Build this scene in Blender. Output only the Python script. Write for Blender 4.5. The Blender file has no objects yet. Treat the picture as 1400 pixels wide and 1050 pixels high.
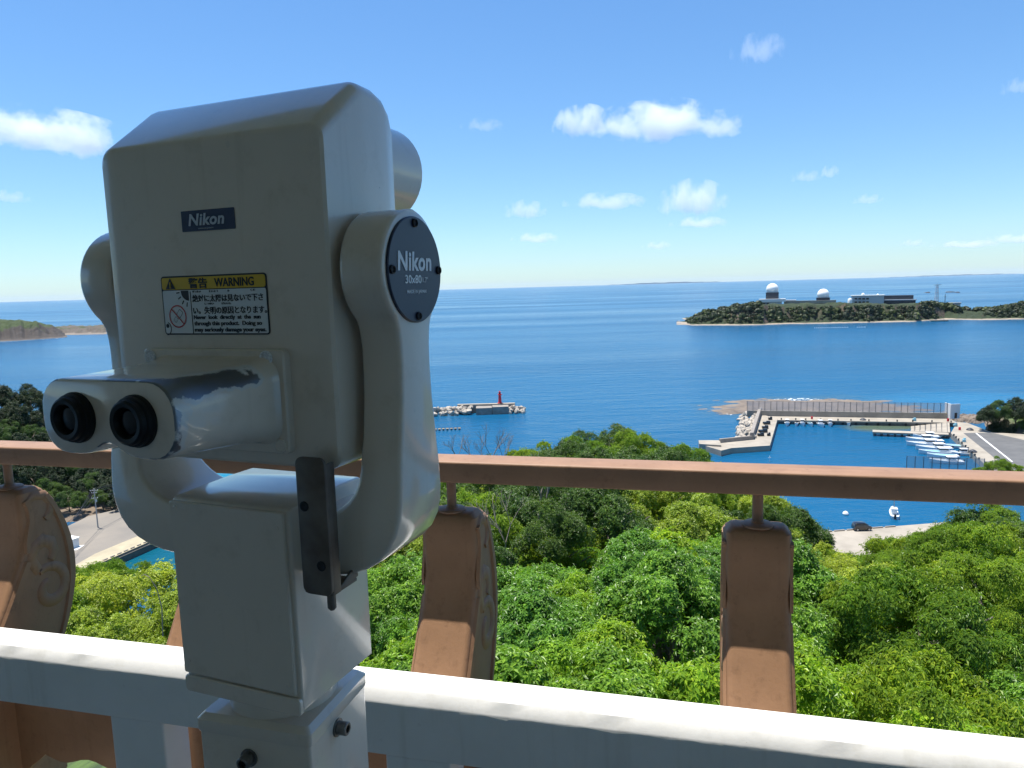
import bpy, bmesh, math, random
import numpy as np
from mathutils import Vector, Matrix, noise as mnoise

rnd = random.Random(7)
scene = bpy.context.scene
COL = scene.collection
CAMZ = 60.0
rad = math.radians

# ---------------------------------------------------------------- camera
FPX = 1000.0
PITCH, ROLL = rad(7.55), rad(1.6)
cF = Vector((0, math.cos(PITCH), -math.sin(PITCH)))
r0, u0 = Vector((1, 0, 0)), Vector((0, math.sin(PITCH), math.cos(PITCH)))
cR = math.cos(ROLL) * r0 - math.sin(ROLL) * u0
cU = math.sin(ROLL) * r0 + math.cos(ROLL) * u0
cam = bpy.data.cameras.new('camera')
cam.sensor_width = 36.0
cam.sensor_fit = 'HORIZONTAL'
cam.lens = FPX / 1400 * 36
cam.clip_start, cam.clip_end = 0.05, 120000
cob = bpy.data.objects.new('camera', cam)
COL.objects.link(cob)
cob.matrix_world = Matrix(((cR.x, cU.x, -cF.x, 0), (cR.y, cU.y, -cF.y, 0), (cR.z, cU.z, -cF.z, CAMZ), (0, 0, 0, 1)))
scene.camera = cob

# ---------------------------------------------------------------- sky, sun, exposure
SUN_EL, SUN_AZ = 77.0, -48.0            # azimuth measured from +Y, negative = left
world = bpy.data.worlds.new('World')
scene.world = world
world.use_nodes = True
wn = world.node_tree
sky = wn.nodes.new('ShaderNodeTexSky')
sky.sky_type = 'NISHITA'
sky.sun_disc = False
sky.sun_elevation = rad(SUN_EL)
sky.sun_rotation = rad(SUN_AZ % 360)
sky.altitude = 60
sky.air_density = 1.0
sky.dust_density = 0.2
sky.ozone_density = 2.2
bg = wn.nodes['Background']
bg.inputs['Strength'].default_value = 0.128
hs = wn.nodes.new('ShaderNodeHueSaturation')
hs.inputs['Saturation'].default_value = 1.22
hm = wn.nodes.new('ShaderNodeMix'); hm.data_type = 'RGBA'; hm.blend_type = 'MULTIPLY'
hm.inputs[0].default_value = 1.0; hm.inputs[7].default_value = (.73, .95, 1.16, 1)
gm = wn.nodes.new('ShaderNodeGamma'); gm.inputs['Gamma'].default_value = 0.8
wn.links.new(sky.outputs['Color'], gm.inputs['Color'])
wn.links.new(gm.outputs['Color'], hs.inputs['Color'])
wn.links.new(hs.outputs['Color'], hm.inputs[6])
wn.links.new(hm.outputs[2], bg.inputs['Color'])

sl = bpy.data.lights.new('sun', 'SUN')
sl.energy = 4.9
sl.angle = rad(0.5)
sl.color = (1.0, 0.955, 0.88)
so = bpy.data.objects.new('sun', sl)
COL.objects.link(so)
sd = Vector((math.sin(rad(SUN_AZ)) * math.cos(rad(SUN_EL)), math.cos(rad(SUN_AZ)) * math.cos(rad(SUN_EL)), math.sin(rad(SUN_EL))))
so.rotation_euler = sd.to_track_quat('Z', 'Y').to_euler()
so.location = (0, 0, 300)

scene.view_settings.view_transform = 'Standard'
scene.view_settings.look = 'None'
scene.view_settings.exposure = 0.72
scene.view_settings.gamma = 1.0
scene.render.engine = 'CYCLES'
cy = scene.cycles
cy.use_denoising = True
cy.max_bounces = 8
cy.transparent_max_bounces = 12
cy.volume_bounces = 6

# ---------------------------------------------------------------- helpers
def V(*a): return Vector(a)

def ray(px, py):
    return cF + cR * ((px - 700) / FPX) - cU * ((py - 525) / FPX)

def at(px, py, z=0.0):
    """point of the sight line through a photo pixel at absolute height z"""
    d = ray(px, py)
    return d * ((z - CAMZ) / d.z) + V(0, 0, CAMZ)

def at_dist(px, py, dist):
    """point of the sight line at the given depth along +Y"""
    d = ray(px, py)
    return d * (dist / d.y) + V(0, 0, CAMZ)

def tag(o, label=None, cat=None, group=None, kind=None):
    if label: o['label'] = label
    if cat: o['category'] = cat
    if group: o['group'] = group
    if kind: o['kind'] = kind
    return o

def empty(name, loc=(0, 0, 0), rz=0.0, label=None, cat=None, group=None):
    o = bpy.data.objects.new(name, None)
    COL.objects.link(o)
    o.location = loc
    o.rotation_euler = (0, 0, rz)
    o.empty_display_size = 0.1
    return tag(o, label, cat, group)

def copy_tree(o, parent=None):
    c = o.copy()
    COL.objects.link(c)
    if parent: c.parent = parent
    for ch in list(o.children):
        copy_tree(ch, c)
    return c

class MB:
    def __init__(s): s.v, s.f = [], []
    def add(s, vs, fs):
        b = len(s.v)
        s.v += [tuple(x) for x in vs]
        s.f += [tuple(i + b for i in q) for q in fs]
        return s
    def box(s, c, d, rz=0.0):
        cx, cy_, cz = c; x, y, z = d[0] / 2, d[1] / 2, d[2] / 2
        ca, sa = math.cos(rz), math.sin(rz)
        vs = [(cx + i * x * ca - j * y * sa, cy_ + i * x * sa + j * y * ca, cz + k * z) for k in (-1, 1) for (i, j) in ((-1, -1), (1, -1), (1, 1), (-1, 1))]
        return s.add(vs, [(3, 2, 1, 0), (4, 5, 6, 7), (0, 1, 5, 4), (1, 2, 6, 5), (2, 3, 7, 6), (3, 0, 4, 7)])
    def loft(s, secs, cap=True):
        n = len(secs[0]); vs = [p for q in secs for p in q]; fs = []
        for i in range(len(secs) - 1):
            for j in range(n):
                k = (j + 1) % n
                fs.append((i * n + j, i * n + k, (i + 1) * n + k, (i + 1) * n + j))
        if cap:
            fs.append(tuple(range(n - 1, -1, -1)))
            m = (len(secs) - 1) * n
            fs.append(tuple(range(m, m + n)))
        return s.add(vs, fs)
    def prism(s, poly, z0, z1):
        return s.loft([[(p[0], p[1], z0) for p in poly], [(p[0], p[1], z1) for p in poly]])
    def cyl(s, p0, p1, r0_, r1_=None, n=16, cap=True):
        p0, p1 = Vector(p0), Vector(p1); r1_ = r0_ if r1_ is None else r1_
        return s.lathe(p0, p1 - p0, [(0, r0_), ((p1 - p0).length, r1_)], n, cap)
    def lathe(s, p0, axis, prof, n=24, cap=True):
        a = Vector(axis).normalized(); t = a.orthogonal().normalized(); b = a.cross(t); p0 = Vector(p0)
        secs = [[p0 + a * h + (t * math.cos(2 * math.pi * i / n) + b * math.sin(2 * math.pi * i / n)) * r for i in range(n)] for h, r in prof]
        return s.loft(secs, cap)
    def tube(s, pts, r, n=8):
        for i in range(len(pts) - 1): s.cyl(pts[i], pts[i + 1], r, r, n)
        return s
    def build(s, name, m=None, parent=None, bevel=0.0, seg=2, smooth=32, loc=None):
        me = bpy.data.meshes.new(name)
        me.from_pydata(s.v, [], s.f)
        bm = bmesh.new(); bm.from_mesh(me)
        bmesh.ops.recalc_face_normals(bm, faces=bm.faces)
        if bevel:
            es = [e for e in bm.edges if e.is_manifold and len(e.link_faces) == 2 and e.calc_face_angle(0) > 0.5]
            bmesh.ops.bevel(bm, geom=es, offset=bevel, segments=seg, affect='EDGES', profile=0.5, clamp_overlap=True)
        bm.to_mesh(me); bm.free()
        if smooth:
            me.polygons.foreach_set('use_smooth', [True] * len(me.polygons))
            me.set_sharp_from_angle(angle=rad(smooth))
        o = bpy.data.objects.new(name, me)
        COL.objects.link(o)
        if m: me.materials.append(m)
        if parent: o.parent = parent
        if loc: o.location = loc
        return o

def np_mesh(name, verts, faces, m, parent=None, smooth=False):
    """verts (N,3) array, faces (M,k) array"""
    me = bpy.data.meshes.new(name)
    n, k = faces.shape
    me.vertices.add(len(verts)); me.vertices.foreach_set('co', np.ascontiguousarray(verts, np.float32).ravel())
    me.loops.add(n * k); me.loops.foreach_set('vertex_index', np.ascontiguousarray(faces, np.int32).ravel())
    me.polygons.add(n); me.polygons.foreach_set('loop_start', np.arange(0, n * k, k, dtype=np.int32))
    me.polygons.foreach_set('loop_total', np.full(n, k, np.int32))
    me.polygons.foreach_set('use_smooth', np.full(n, smooth, bool))
    me.update(calc_edges=True)
    o = bpy.data.objects.new(name, me)
    COL.objects.link(o)
    if m: me.materials.append(m)
    if parent: o.parent = parent
    return o

def rrect(w0, w1, h0, h1, r, n=5):
    """rounded rectangle outline in 2-D, counter-clockwise"""
    out = []
    for cx, cy_, a0 in ((w1 - r, h1 - r, 0), (w0 + r, h1 - r, 90), (w0 + r, h0 + r, 180), (w1 - r, h0 + r, 270)):
        for i in range(n):
            a = rad(a0 + 90 * i / (n - 1)); out.append((cx + r * math.cos(a), cy_ + r * math.sin(a)))
    return out

def nt_of(name):
    m = bpy.data.materials.new(name); m.use_nodes = True
    return m, m.node_tree, m.node_tree.nodes['Principled BSDF']

def N(t, kind, **kw):
    n = t.nodes.new(kind)
    for k, v in kw.items():
        if k in n.inputs: n.inputs[k].default_value = v
        else: setattr(n, k, v)
    return n

def ramp(t, fac, stops):
    n = t.nodes.new('ShaderNodeValToRGB'); cr = n.color_ramp
    while len(cr.elements) < len(stops): cr.elements.new(0.5)
    for e, (p, c) in zip(cr.elements, stops):
        e.position = p; e.color = tuple(c) + (1,) if len(c) == 3 else c
    t.links.new(fac, n.inputs[0])
    return n.outputs[0]

def mixc(t, fac, a, b, mode='MIX'):
    n = t.nodes.new('ShaderNodeMix'); n.data_type = 'RGBA'; n.blend_type = mode
    for sock, x in ((n.inputs[0], fac), (n.inputs[6], a), (n.inputs[7], b)):
        if hasattr(x, 'is_linked'): t.links.new(x, sock)
        elif isinstance(x, (int, float)): sock.default_value = x
        else: sock.default_value = tuple(x) + (1,) if len(x) == 3 else x
    return n.outputs[2]

def mathn(t, op, a, b=None, clamp=False):
    n = t.nodes.new('ShaderNodeMath'); n.operation = op; n.use_clamp = clamp
    for i, x in enumerate((a, b)):
        if x is None: continue
        if hasattr(x, 'is_linked'): t.links.new(x, n.inputs[i])
        else: n.inputs[i].default_value = x
    return n.outputs[0]

def noise(t, scale, detail=4, coord='Object', rough=0.55, stretch=None):
    tc = t.nodes.new('ShaderNodeTexCoord'); out = tc.outputs[coord]
    if stretch:
        mp = t.nodes.new('ShaderNodeMapping'); mp.inputs['Scale'].default_value = stretch
        t.links.new(out, mp.inputs[0]); out = mp.outputs[0]
    n = N(t, 'ShaderNodeTexNoise', Scale=scale, Detail=detail, Roughness=rough)
    t.links.new(out, n.inputs['Vector'])
    return n.outputs['Fac']

def bump(t, b, h, strength, dist):
    n = N(t, 'ShaderNodeBump', Strength=strength, Distance=dist)
    t.links.new(h, n.inputs['Height']); t.links.new(n.outputs[0], b.inputs['Normal'])
    return n

def M(name, col, rough=0.6, metal=0.0, var=None, bmp=None, spec=0.5, coat=0.0):
    """principled material; var = (noise scale, second colour), bmp = (scale, strength, distance)"""
    m, t, b = nt_of(name)
    b.inputs['Base Color'].default_value = (*col, 1)
    b.inputs['Roughness'].default_value = rough
    b.inputs['Metallic'].default_value = metal
    b.inputs['Specular IOR Level'].default_value = spec
    b.inputs['Coat Weight'].default_value = coat
    b.inputs['Coat Roughness'].default_value = 0.12
    if var:
        f = ramp(t, noise(t, var[0], 6), [(0.35, col), (0.7, var[1])])
        t.links.new(f, b.inputs['Base Color'])
    if bmp:
        bump(t, b, noise(t, bmp[0], 5), bmp[1], bmp[2])
    return m

# ---------------------------------------------------------------- materials
PAINT = (0.74, 0.635, 0.525)
def paint_mat(name, wear=None):
    m, t, b = nt_of(name)
    big = noise(t, 9, 4); fine = noise(t, 700, 2)
    c = ramp(t, big, [(0.3, tuple(x * 0.94 for x in PAINT)), (0.75, PAINT)])
    spots = ramp(t, noise(t, 90, 2), [(0.72, (0, 0, 0)), (0.76, (1, 1, 1))])
    c = mixc(t, mathn(t, 'MULTIPLY', spots, 0.25), c, (0.5, 0.46, 0.4))
    grime = ramp(t, noise(t, 26, 9, rough=.7), [(0.55, (1, 1, 1)), (0.75, (.86, .84, .80))])
    streak = ramp(t, noise(t, 75, 5, stretch=(1, 1, .07)), [(0.6, (1, 1, 1)), (0.85, (.88, .86, .83))])
    c = mixc(t, 1.0, mixc(t, 1.0, c, grime, 'MULTIPLY'), streak, 'MULTIPLY')
    chips = ramp(t, noise(t, 48, 3, rough=.7), [(0.765, (0, 0, 0)), (0.775, (1, 1, 1))])
    c = mixc(t, chips, c, (.17, .15, .13))
    t.links.new(c, b.inputs['Base Color'])
    b.inputs['Coat Weight'].default_value = 1.0
    b.inputs['Coat Roughness'].default_value = 0.09
    b.inputs['Roughness'].default_value = 0.38
    h = mathn(t, 'ADD', mathn(t, 'MULTIPLY', noise(t, 260, 2), 1.0), mathn(t, 'MULTIPLY', fine, 0.3))
    bump(t, b, h, 0.06, 0.001)
    if wear:
        tc = t.nodes.new('ShaderNodeTexCoord'); w = wear(t, tc.outputs['Object'])
        c2 = mixc(t, w[0], mixc(t, w[1], c, (0.62, 0.61, 0.59)), (0.21, 0.225, 0.255)); w = w[0]; t.links.new(c2, b.inputs['Base Color'])
        t.links.new(w, b.inputs['Metallic']); t.links.new(mathn(t, 'ADD', mathn(t, 'MULTIPLY', noise(t, 120, 5), .35), .22), b.inputs['Roughness'])
        t.links.new(mathn(t, 'SUBTRACT', 1.0, w), b.inputs['Coat Weight'])
    return m

MT = {}
MT['paint'] = paint_mat('beige_enamel')
MT['rubber'] = M('black_rubber', (0.006, 0.0065, 0.008), 0.5, spec=.3)
MT['lens'] = M('eyepiece_glass', (0.006, 0.007, 0.010), 0.2, spec=.25)
MT['navy'] = M('navy_enamel', (0.012, 0.02, 0.05), 0.4, bmp=(300, 0.1, 0.0005))
MT['navy2'] = M('navy_sticker', (0.02, 0.035, 0.085), 0.5, var=(60, (0.03, 0.045, 0.1)))
MT['letter'] = M('silver_letter', (0.55, 0.58, 0.64), 0.45)
MT['pletter'] = M('pale_letter', (0.75, 0.77, 0.8), 0.5)
MT['black'] = M('black_ink', (0.015, 0.015, 0.018), 0.5)
MT['white'] = M('white_film', (0.72, 0.74, 0.76), 0.45)
MT['yellow'] = M('yellow_film', (0.72, 0.46, 0.02), 0.45)
MT['red'] = M('red_ink', (0.5, 0.03, 0.03), 0.5)
MT['steel'] = M('dull_steel', (0.17, 0.14, 0.115), 0.5, 0.35, var=(35, (0.09, 0.065, 0.05)))
MT['bolt'] = M('zinc_bolt', (0.25, 0.24, 0.23), 0.4, 0.8, var=(160, (0.12, 0.11, 0.1)))
MT['dark'] = M('dark_hole', (0.006, 0.006, 0.007), 0.7)
MT['putty'] = M('chalky_white_filler', (0.85, 0.86, 0.88), 0.9, var=(500, (0.5, 0.5, 0.52)), bmp=(600, 0.7, 0.001))
def weathered(name, col, streak_s):
    m, t, b = nt_of(name)
    c = ramp(t, noise(t, 8, 6), [(0.35, tuple(x * .84 for x in col)), (0.68, col)])
    fade = ramp(t, noise(t, 3.2, 7, rough=.65), [(0.48, (0, 0, 0)), (0.75, (.55, .55, .55))])
    c = mixc(t, fade, c, tuple(min(1, x * 1.35 + .03) for x in col))           # sun-bleached, chalky patches
    dirt = ramp(t, noise(t, 34, 8, rough=.7), [(0.55, (1, 1, 1)), (0.74, (.70, .68, .66))])
    run = ramp(t, noise(t, 40, 4, stretch=streak_s), [(0.56, (1, 1, 1)), (0.8, (.78, .76, .74))])
    c = mixc(t, 1.0, mixc(t, 1.0, c, dirt, 'MULTIPLY'), run, 'MULTIPLY')
    chip = ramp(t, noise(t, 70, 3, rough=.7), [(0.775, (0, 0, 0)), (0.785, (1, 1, 1))])
    c = mixc(t, chip, c, (.42, .36, .31))
    t.links.new(c, b.inputs['Base Color']); b.inputs['Roughness'].default_value = .58
    h = mathn(t, 'ADD', noise(t, 90, 5), mathn(t, 'MULTIPLY', noise(t, 7, 3), 1.6))
    bump(t, b, h, .16, .003)
    return m
MT['brown'] = weathered('brown_enamel', (0.325, 0.178, 0.094), (1, 1, .06))
MT['rail'] = weathered('brown_rail_paint', (0.31, 0.178, 0.108), (.05, 1, 1))

def plaster():
    m, t, b = nt_of('white_plaster')
    c = ramp(t, noise(t, 5, 8), [(0.35, (0.8, 0.795, 0.78)), (0.7, (0.72, 0.715, 0.7))])
    c = mixc(t, ramp(t, noise(t, 40, 5), [(0.66, (0, 0, 0)), (0.8, (0.5, 0.5, 0.5))]), c, (0.6, 0.59, 0.57))
    drip = ramp(t, noise(t, 24, 6, stretch=(1, 1, .09)), [(0.55, (1, 1, 1)), (0.8, (.84, .83, .80))])
    c = mixc(t, 1.0, c, drip, 'MULTIPLY')
    speck = ramp(t, noise(t, 130, 3, rough=.7), [(0.75, (0, 0, 0)), (0.77, (1, 1, 1))])
    c = mixc(t, speck, c, (.42, .41, .39))
    t.links.new(c, b.inputs['Base Color']); b.inputs['Roughness'].default_value = 0.75
    h = mathn(t, 'ADD', noise(t, 45, 6), mathn(t, 'MULTIPLY', noise(t, 10, 3), 1.5))
    bump(t, b, h, 0.16, 0.003)
    return m
MT['plaster'] = plaster()
MT['floor'] = M('balcony_tile', (0.40, 0.37, 0.33), 0.7, var=(3, (0.33, 0.30, 0.27)), bmp=(30, 0.2, 0.004))
MT['facade'] = M('building_wall', (0.62, 0.52, 0.41), 0.8, var=(2, (0.55, 0.46, 0.36)), bmp=(30, 0.2, 0.004))
MT['soffit'] = M('roof_soffit', (0.62, 0.54, 0.44), 0.8, bmp=(30, 0.2, 0.004))

MT['concrete'] = M('quay_concrete', (0.36, 0.32, 0.26), 0.85, var=(0.22, (0.26, 0.23, 0.185)), bmp=(2, 0.3, 0.03))
MT['concrete2'] = M('weathered_concrete', (0.3, 0.27, 0.235), 0.85, var=(0.5, (0.2, 0.175, 0.15)), bmp=(2, 0.4, 0.05))
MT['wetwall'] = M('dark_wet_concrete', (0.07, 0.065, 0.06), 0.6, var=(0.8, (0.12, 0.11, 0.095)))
MT['asphalt'] = M('asphalt', (0.1, 0.1, 0.1), 0.9, var=(0.3, (0.13, 0.13, 0.128)))
MT['dusty'] = M('dusty_yard', (0.24, 0.21, 0.17), 0.9, var=(0.08, (0.17, 0.155, 0.135)), bmp=(1, 0.3, 0.02))
MT['line'] = M('road_paint', (0.6, 0.6, 0.58), 0.8)
MT['stone'] = M('armour_rock', (0.48, 0.43, 0.36), 0.9, var=(0.7, (0.32, 0.28, 0.23)), bmp=(3, 0.5, 0.1))
MT['reef'] = M('reef_rock', (0.21, 0.165, 0.125), 0.85, var=(0.15, (0.12, 0.1, 0.085)), bmp=(0.8, 0.8, 0.3))
MT['mesh'] = None
MT['postgrey'] = M('fence_post_paint', (0.12, 0.13, 0.14), 0.6)
MT['hull'] = M('boat_gelcoat', (0.75, 0.76, 0.76), 0.35)
MT['hullblue'] = M('boat_blue_deck', (0.2, 0.42, 0.5), 0.5)
MT['glassdark'] = M('dark_glazing', (0.015, 0.02, 0.025), 0.12)
MT['carpaint'] = M('black_car_paint', (0.015, 0.015, 0.018), 0.25, coat=1.0)
MT['tyre'] = M('tyre_rubber', (0.02, 0.02, 0.02), 0.8)
MT['rim'] = M('wheel_rim', (0.4, 0.4, 0.4), 0.4, 0.6)
MT['lightred'] = M('lighthouse_red', (0.55, 0.02, 0.03), 0.5)
MT['radome'] = M('radome_white', (0.88, 0.89, 0.86), 0.5)
MT['wallwhite'] = M('painted_white_wall', (0.7, 0.71, 0.7), 0.7)
MT['wallgrey'] = M('grey_blue_cladding', (0.4, 0.45, 0.48), 0.6)
MT['walldark'] = M('dark_cladding', (0.025, 0.03, 0.042), 0.6, var=(0.2, (0.04, 0.045, 0.055)))
MT['polewood'] = M('utility_pole_concrete', (0.38, 0.36, 0.33), 0.8)
MT['wire'] = M('wire', (0.04, 0.04, 0.045), 0.6)
MT['towerred'] = M('tower_red', (0.45, 0.1, 0.08), 0.6)
MT['bark'] = M('bark', (0.12, 0.095, 0.075), 0.9, var=(8, (0.2, 0.17, 0.14)), bmp=(20, 0.6, 0.02))
MT['deadwood'] = M('bare_twig', (0.24, 0.2, 0.17), 0.9)

def net_mat():
    m, t, b = nt_of('fence_netting')
    b.inputs['Base Color'].default_value = (0.5, 0.51, 0.53, 1); b.inputs['Roughness'].default_value = 0.7
    tr = t.nodes.new('ShaderNodeBsdfTransparent'); mx = t.nodes.new('ShaderNodeMixShader')
    mx.inputs[0].default_value = 0.45
    t.links.new(tr.outputs[0], mx.inputs[1]); t.links.new(b.outputs[0], mx.inputs[2])
    t.links.new(mx.outputs[0], t.nodes['Material Output'].inputs[0])
    return m
MT['mesh'] = net_mat()

def leaf_mat(name, c_old, c_new, young=0.5, gloss=0.42, transl=0.3, ns=1.4, lo=(.72, .74, .7), hi=(1.15, 1.12, 1.0)):
    m, t, b = nt_of(name)
    gi = t.nodes.new('ShaderNodeNewGeometry'); oi = t.nodes.new('ShaderNodeObjectInfo')
    rp = gi.outputs['Random Per Island']
    c = ramp(t, rp, [(0.0, tuple(x * 0.72 for x in c_old)), (max(0.05, 1 - young), c_old), (1.0, c_new)])
    cl = ramp(t, noise(t, ns, 3), [(0.38, lo), (0.62, hi)])
    c = mixc(t, 1.0, c, cl, 'MULTIPLY')
    tv = ramp(t, oi.outputs['Random'], [(0.0, (0.78, 0.86, 0.9)), (0.5, (1.0, 1.0, 1.0)), (1.0, (1.25, 1.12, 0.85))])
    c = mixc(t, 1.0, c, tv, 'MULTIPLY')
    t.links.new(c, b.inputs['Base Color'])
    b.inputs['Roughness'].default_value = gloss
    b.inputs['Specular IOR Level'].default_value = 0.45
    trl = t.nodes.new('ShaderNodeBsdfTranslucent'); mx = t.nodes.new('ShaderNodeMixShader')
    mx.inputs[0].default_value = transl
    t.links.new(mixc(t, 1.0, c, (1.3, 1.35, 0.6), 'MULTIPLY'), trl.inputs[0])
    t.links.new(b.outputs[0], mx.inputs[1]); t.links.new(trl.outputs[0], mx.inputs[2])
    t.links.new(mx.outputs[0], t.nodes['Material Output'].inputs[0])
    return m

# ---------------------------------------------------------------- sea
def sea_mat():
    m, t, b = nt_of('sea_water')
    tc = t.nodes.new('ShaderNodeTexCoord')
    big = noise(t, 0.004, 4, stretch=(0.35, 1, 1))
    c = ramp(t, big, [(0.3, (0.004, 0.07, 0.158)), (0.7, (0.005, 0.096, 0.208))])
    # shallows: a sand and rock shelf round the reef, the slipway and the left harbour
    def shallow(p, rx, ry, amt, col, c):
        mp = t.nodes.new('ShaderNodeMapping'); mp.vector_type = 'POINT'
        mp.inputs['Location'].default_value = (-p[0] / rx, -p[1] / ry, 0); mp.inputs['Scale'].default_value = (1 / rx, 1 / ry, 0)
        t.links.new(tc.outputs['Object'], mp.inputs[0])
        ln = t.nodes.new('ShaderNodeVectorMath'); ln.operation = 'LENGTH'; t.links.new(mp.outputs[0], ln.inputs[0])
        d = mathn(t, 'ADD', ln.outputs['Value'], mathn(t, 'MULTIPLY', mathn(t, 'SUBTRACT', noise(t, 0.06, 4), 0.5), 0.8))
        f = ramp(t, d, [(0.45, (amt,) * 3), (1.0, (0, 0, 0))])
        return mixc(t, f, c, col)
    p = at(1110, 556); c = shallow(p, 62, 40, 0.75, (0.045, 0.1, 0.13), c)
    p = at(1212, 584); c = shallow(p, 22, 9, 0.8, (0.10, 0.12, 0.05), c)
    p = at(200, 765); c = shallow(p, 30, 22, 0.7, (0.004, 0.085, 0.11), c)
    p = at(1320, 550); c = shallow(p, 60, 40, 0.7, (0.006, 0.13, 0.27), c)
    p = at(270, 655); c = shallow(p, 60, 30, 0.7, (0.01, 0.2, 0.3), c)
    t.links.new(c, b.inputs['Base Color'])
    wind = noise(t, 0.0035, 6, stretch=(0.18, 1, 1), rough=.6)
    t.links.new(ramp(t, wind, [(.38, (.15,) * 3), (.62, (.27,) * 3)]), b.inputs['Roughness'])
    b.inputs['IOR'].default_value = 1.33
    b.inputs['Specular IOR Level'].default_value = 0.2
    h = mathn(t, 'ADD', mathn(t, 'MULTIPLY', noise(t, 0.09, 5, stretch=(0.4, 1, 1)), 2.6), mathn(t, 'MULTIPLY', noise(t, 0.55, 5, stretch=(0.5, 1, 1)), 0.8))
    bump(t, b, h, 0.55, 0.9)
    return m
sea = MB()
R_SEA = 60000
ring = [(R_SEA * math.cos(2 * math.pi * i / 96), R_SEA * math.sin(2 * math.pi * i / 96), 0) for i in range(96)]
sea.add(ring, [tuple(range(96))])
tag(sea.build('sea', sea_mat(), smooth=0), kind='structure')

# ---------------------------------------------------------------- near hill
SIL = [(-900, .5), (-400, .46), (0, .43), (100, .41), (240, .37), (330, .33), (420, .30), (500, .255), (600, .232), (650, .235), (700, .226), (780, .212), (830, .198), (900, .2), (960, .23), (1000, .25), (1060, .275), (1100, .30), (1122, .335), (1222, .335), (1240, .315), (1300, .285), (1400, .262), (1700, .26), (2400, .26)]
SX, SY = [a for a, _ in SIL], [b for _, b in SIL]
DR = 85.0
def crown_R(D): return 1.05 + D * 0.027
def ztop(px, D):
    """height (above the sea) of the wood's canopy, seen from the balcony"""
    s = np.interp(px, SX, SY)
    zr = -s * DR
    return CAMZ + (-4.1 + (zr + 4.1) * (np.maximum(D, 6) - 6) / (DR - 6)) - np.maximum(D - DR, 0) * 0.62
def gz(x, y):
    x, y = np.asarray(x, float), np.asarray(y, float)
    D = np.hypot(x, y); yy = np.maximum(y, 0.25 * np.abs(x) + 1e-3)
    px = 700 + FPX * x / yy
    z = ztop(px, D) - 2.35 * crown_R(np.minimum(D, DR))
    z = np.where(D < 6, ztop(px, 6.0) - 2.35 * crown_R(6.0), z)
    z = z + 0.6 * np.sin(x * .13 + 1) * np.sin(y * .11) * np.clip(D / 40, 0, 1)
    # wooded bluff on the left, behind the little harbour
    u, v = x + 206, y - 236
    bl = 23 * np.exp(-(np.maximum(np.abs(u) - 36, 0) / 25) ** 2 - (np.maximum(np.abs(v) - 12, 0) / 22) ** 2) - 1.5
    bl = np.maximum(bl, np.where((x > -160) & (x < -96) & (y > 193) & (y < 232), 1.2, -5))
    z = np.maximum(z, bl)
    # low wooded rise right of the harbour
    u, v = x - 232, y - 262
    br = 19 * np.exp(-(np.maximum(np.abs(u) - 22, 0) / 20) ** 2 - (v / 30) ** 2) - 3
    return np.maximum(np.maximum(z, br), -4.0)

def ground_mat():
    m, t, b = nt_of('hill_ground')
    c = ramp(t, noise(t, 0.5, 6), [(0.35, (0.03, 0.05, 0.012)), (0.65, (0.08, 0.13, 0.025))])
    g = t.nodes.new('ShaderNodeNewGeometry'); sp = t.nodes.new('ShaderNodeSeparateXYZ'); t.links.new(g.outputs['Position'], sp.inputs[0])
    rock = ramp(t, mathn(t, 'ADD', mathn(t, 'DIVIDE', sp.outputs[2], 10.0), mathn(t, 'MULTIPLY', noise(t, 0.3, 4), 0.4)), [(0.35, (1, 1, 1)), (0.6, (0, 0, 0))])
    c = mixc(t, rock, c, (0.16, 0.12, 0.085))
    t.links.new(c, b.inputs['Base Color']); b.inputs['Roughness'].default_value = 0.95
    bump(t, b, noise(t, 2, 5), 0.5, 0.3)
    return m
gx = np.concatenate([np.arange(-330, -40, 5.0), np.arange(-40, 60, 2.0), np.arange(60, 340, 5.0)])
gy = np.concatenate([np.arange(-60, -10, 5.0), np.arange(-10, 60, 2.0), np.arange(60, 420, 5.0)])
X, Y = np.meshgrid(gx, gy, indexing='ij')
Z = gz(X, Y)
ii, jj = np.meshgrid(np.arange(len(gx) - 1), np.arange(len(gy) - 1), indexing='ij')
q = (ii * len(gy) + jj).ravel()
F4 = np.stack([q, q + len(gy), q + len(gy) + 1, q + 1], 1)
tag(np_mesh('ground', np.stack([X.ravel(), Y.ravel(), Z.ravel()], 1), F4, ground_mat(), smooth=True), kind='structure')

# ---------------------------------------------------------------- observation binoculars
TH = rad(22.5)
sr = V(math.cos(TH), -math.sin(TH), 0); sa = V(math.sin(TH), math.cos(TH), 0)
PIV = sr * -0.466 + sa * 0.528
FLOORZ = CAMZ - 1.5
E0 = 1.5                                         # camera height above the binoculars' foot
scope = empty('observation_binoculars', (PIV.x, PIV.y, FLOORZ), -TH,
              'beige enamelled viewing binoculars in a U-shaped yoke on a square pedestal, eyepieces towards the viewer', 'viewing binoculars')

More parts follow.
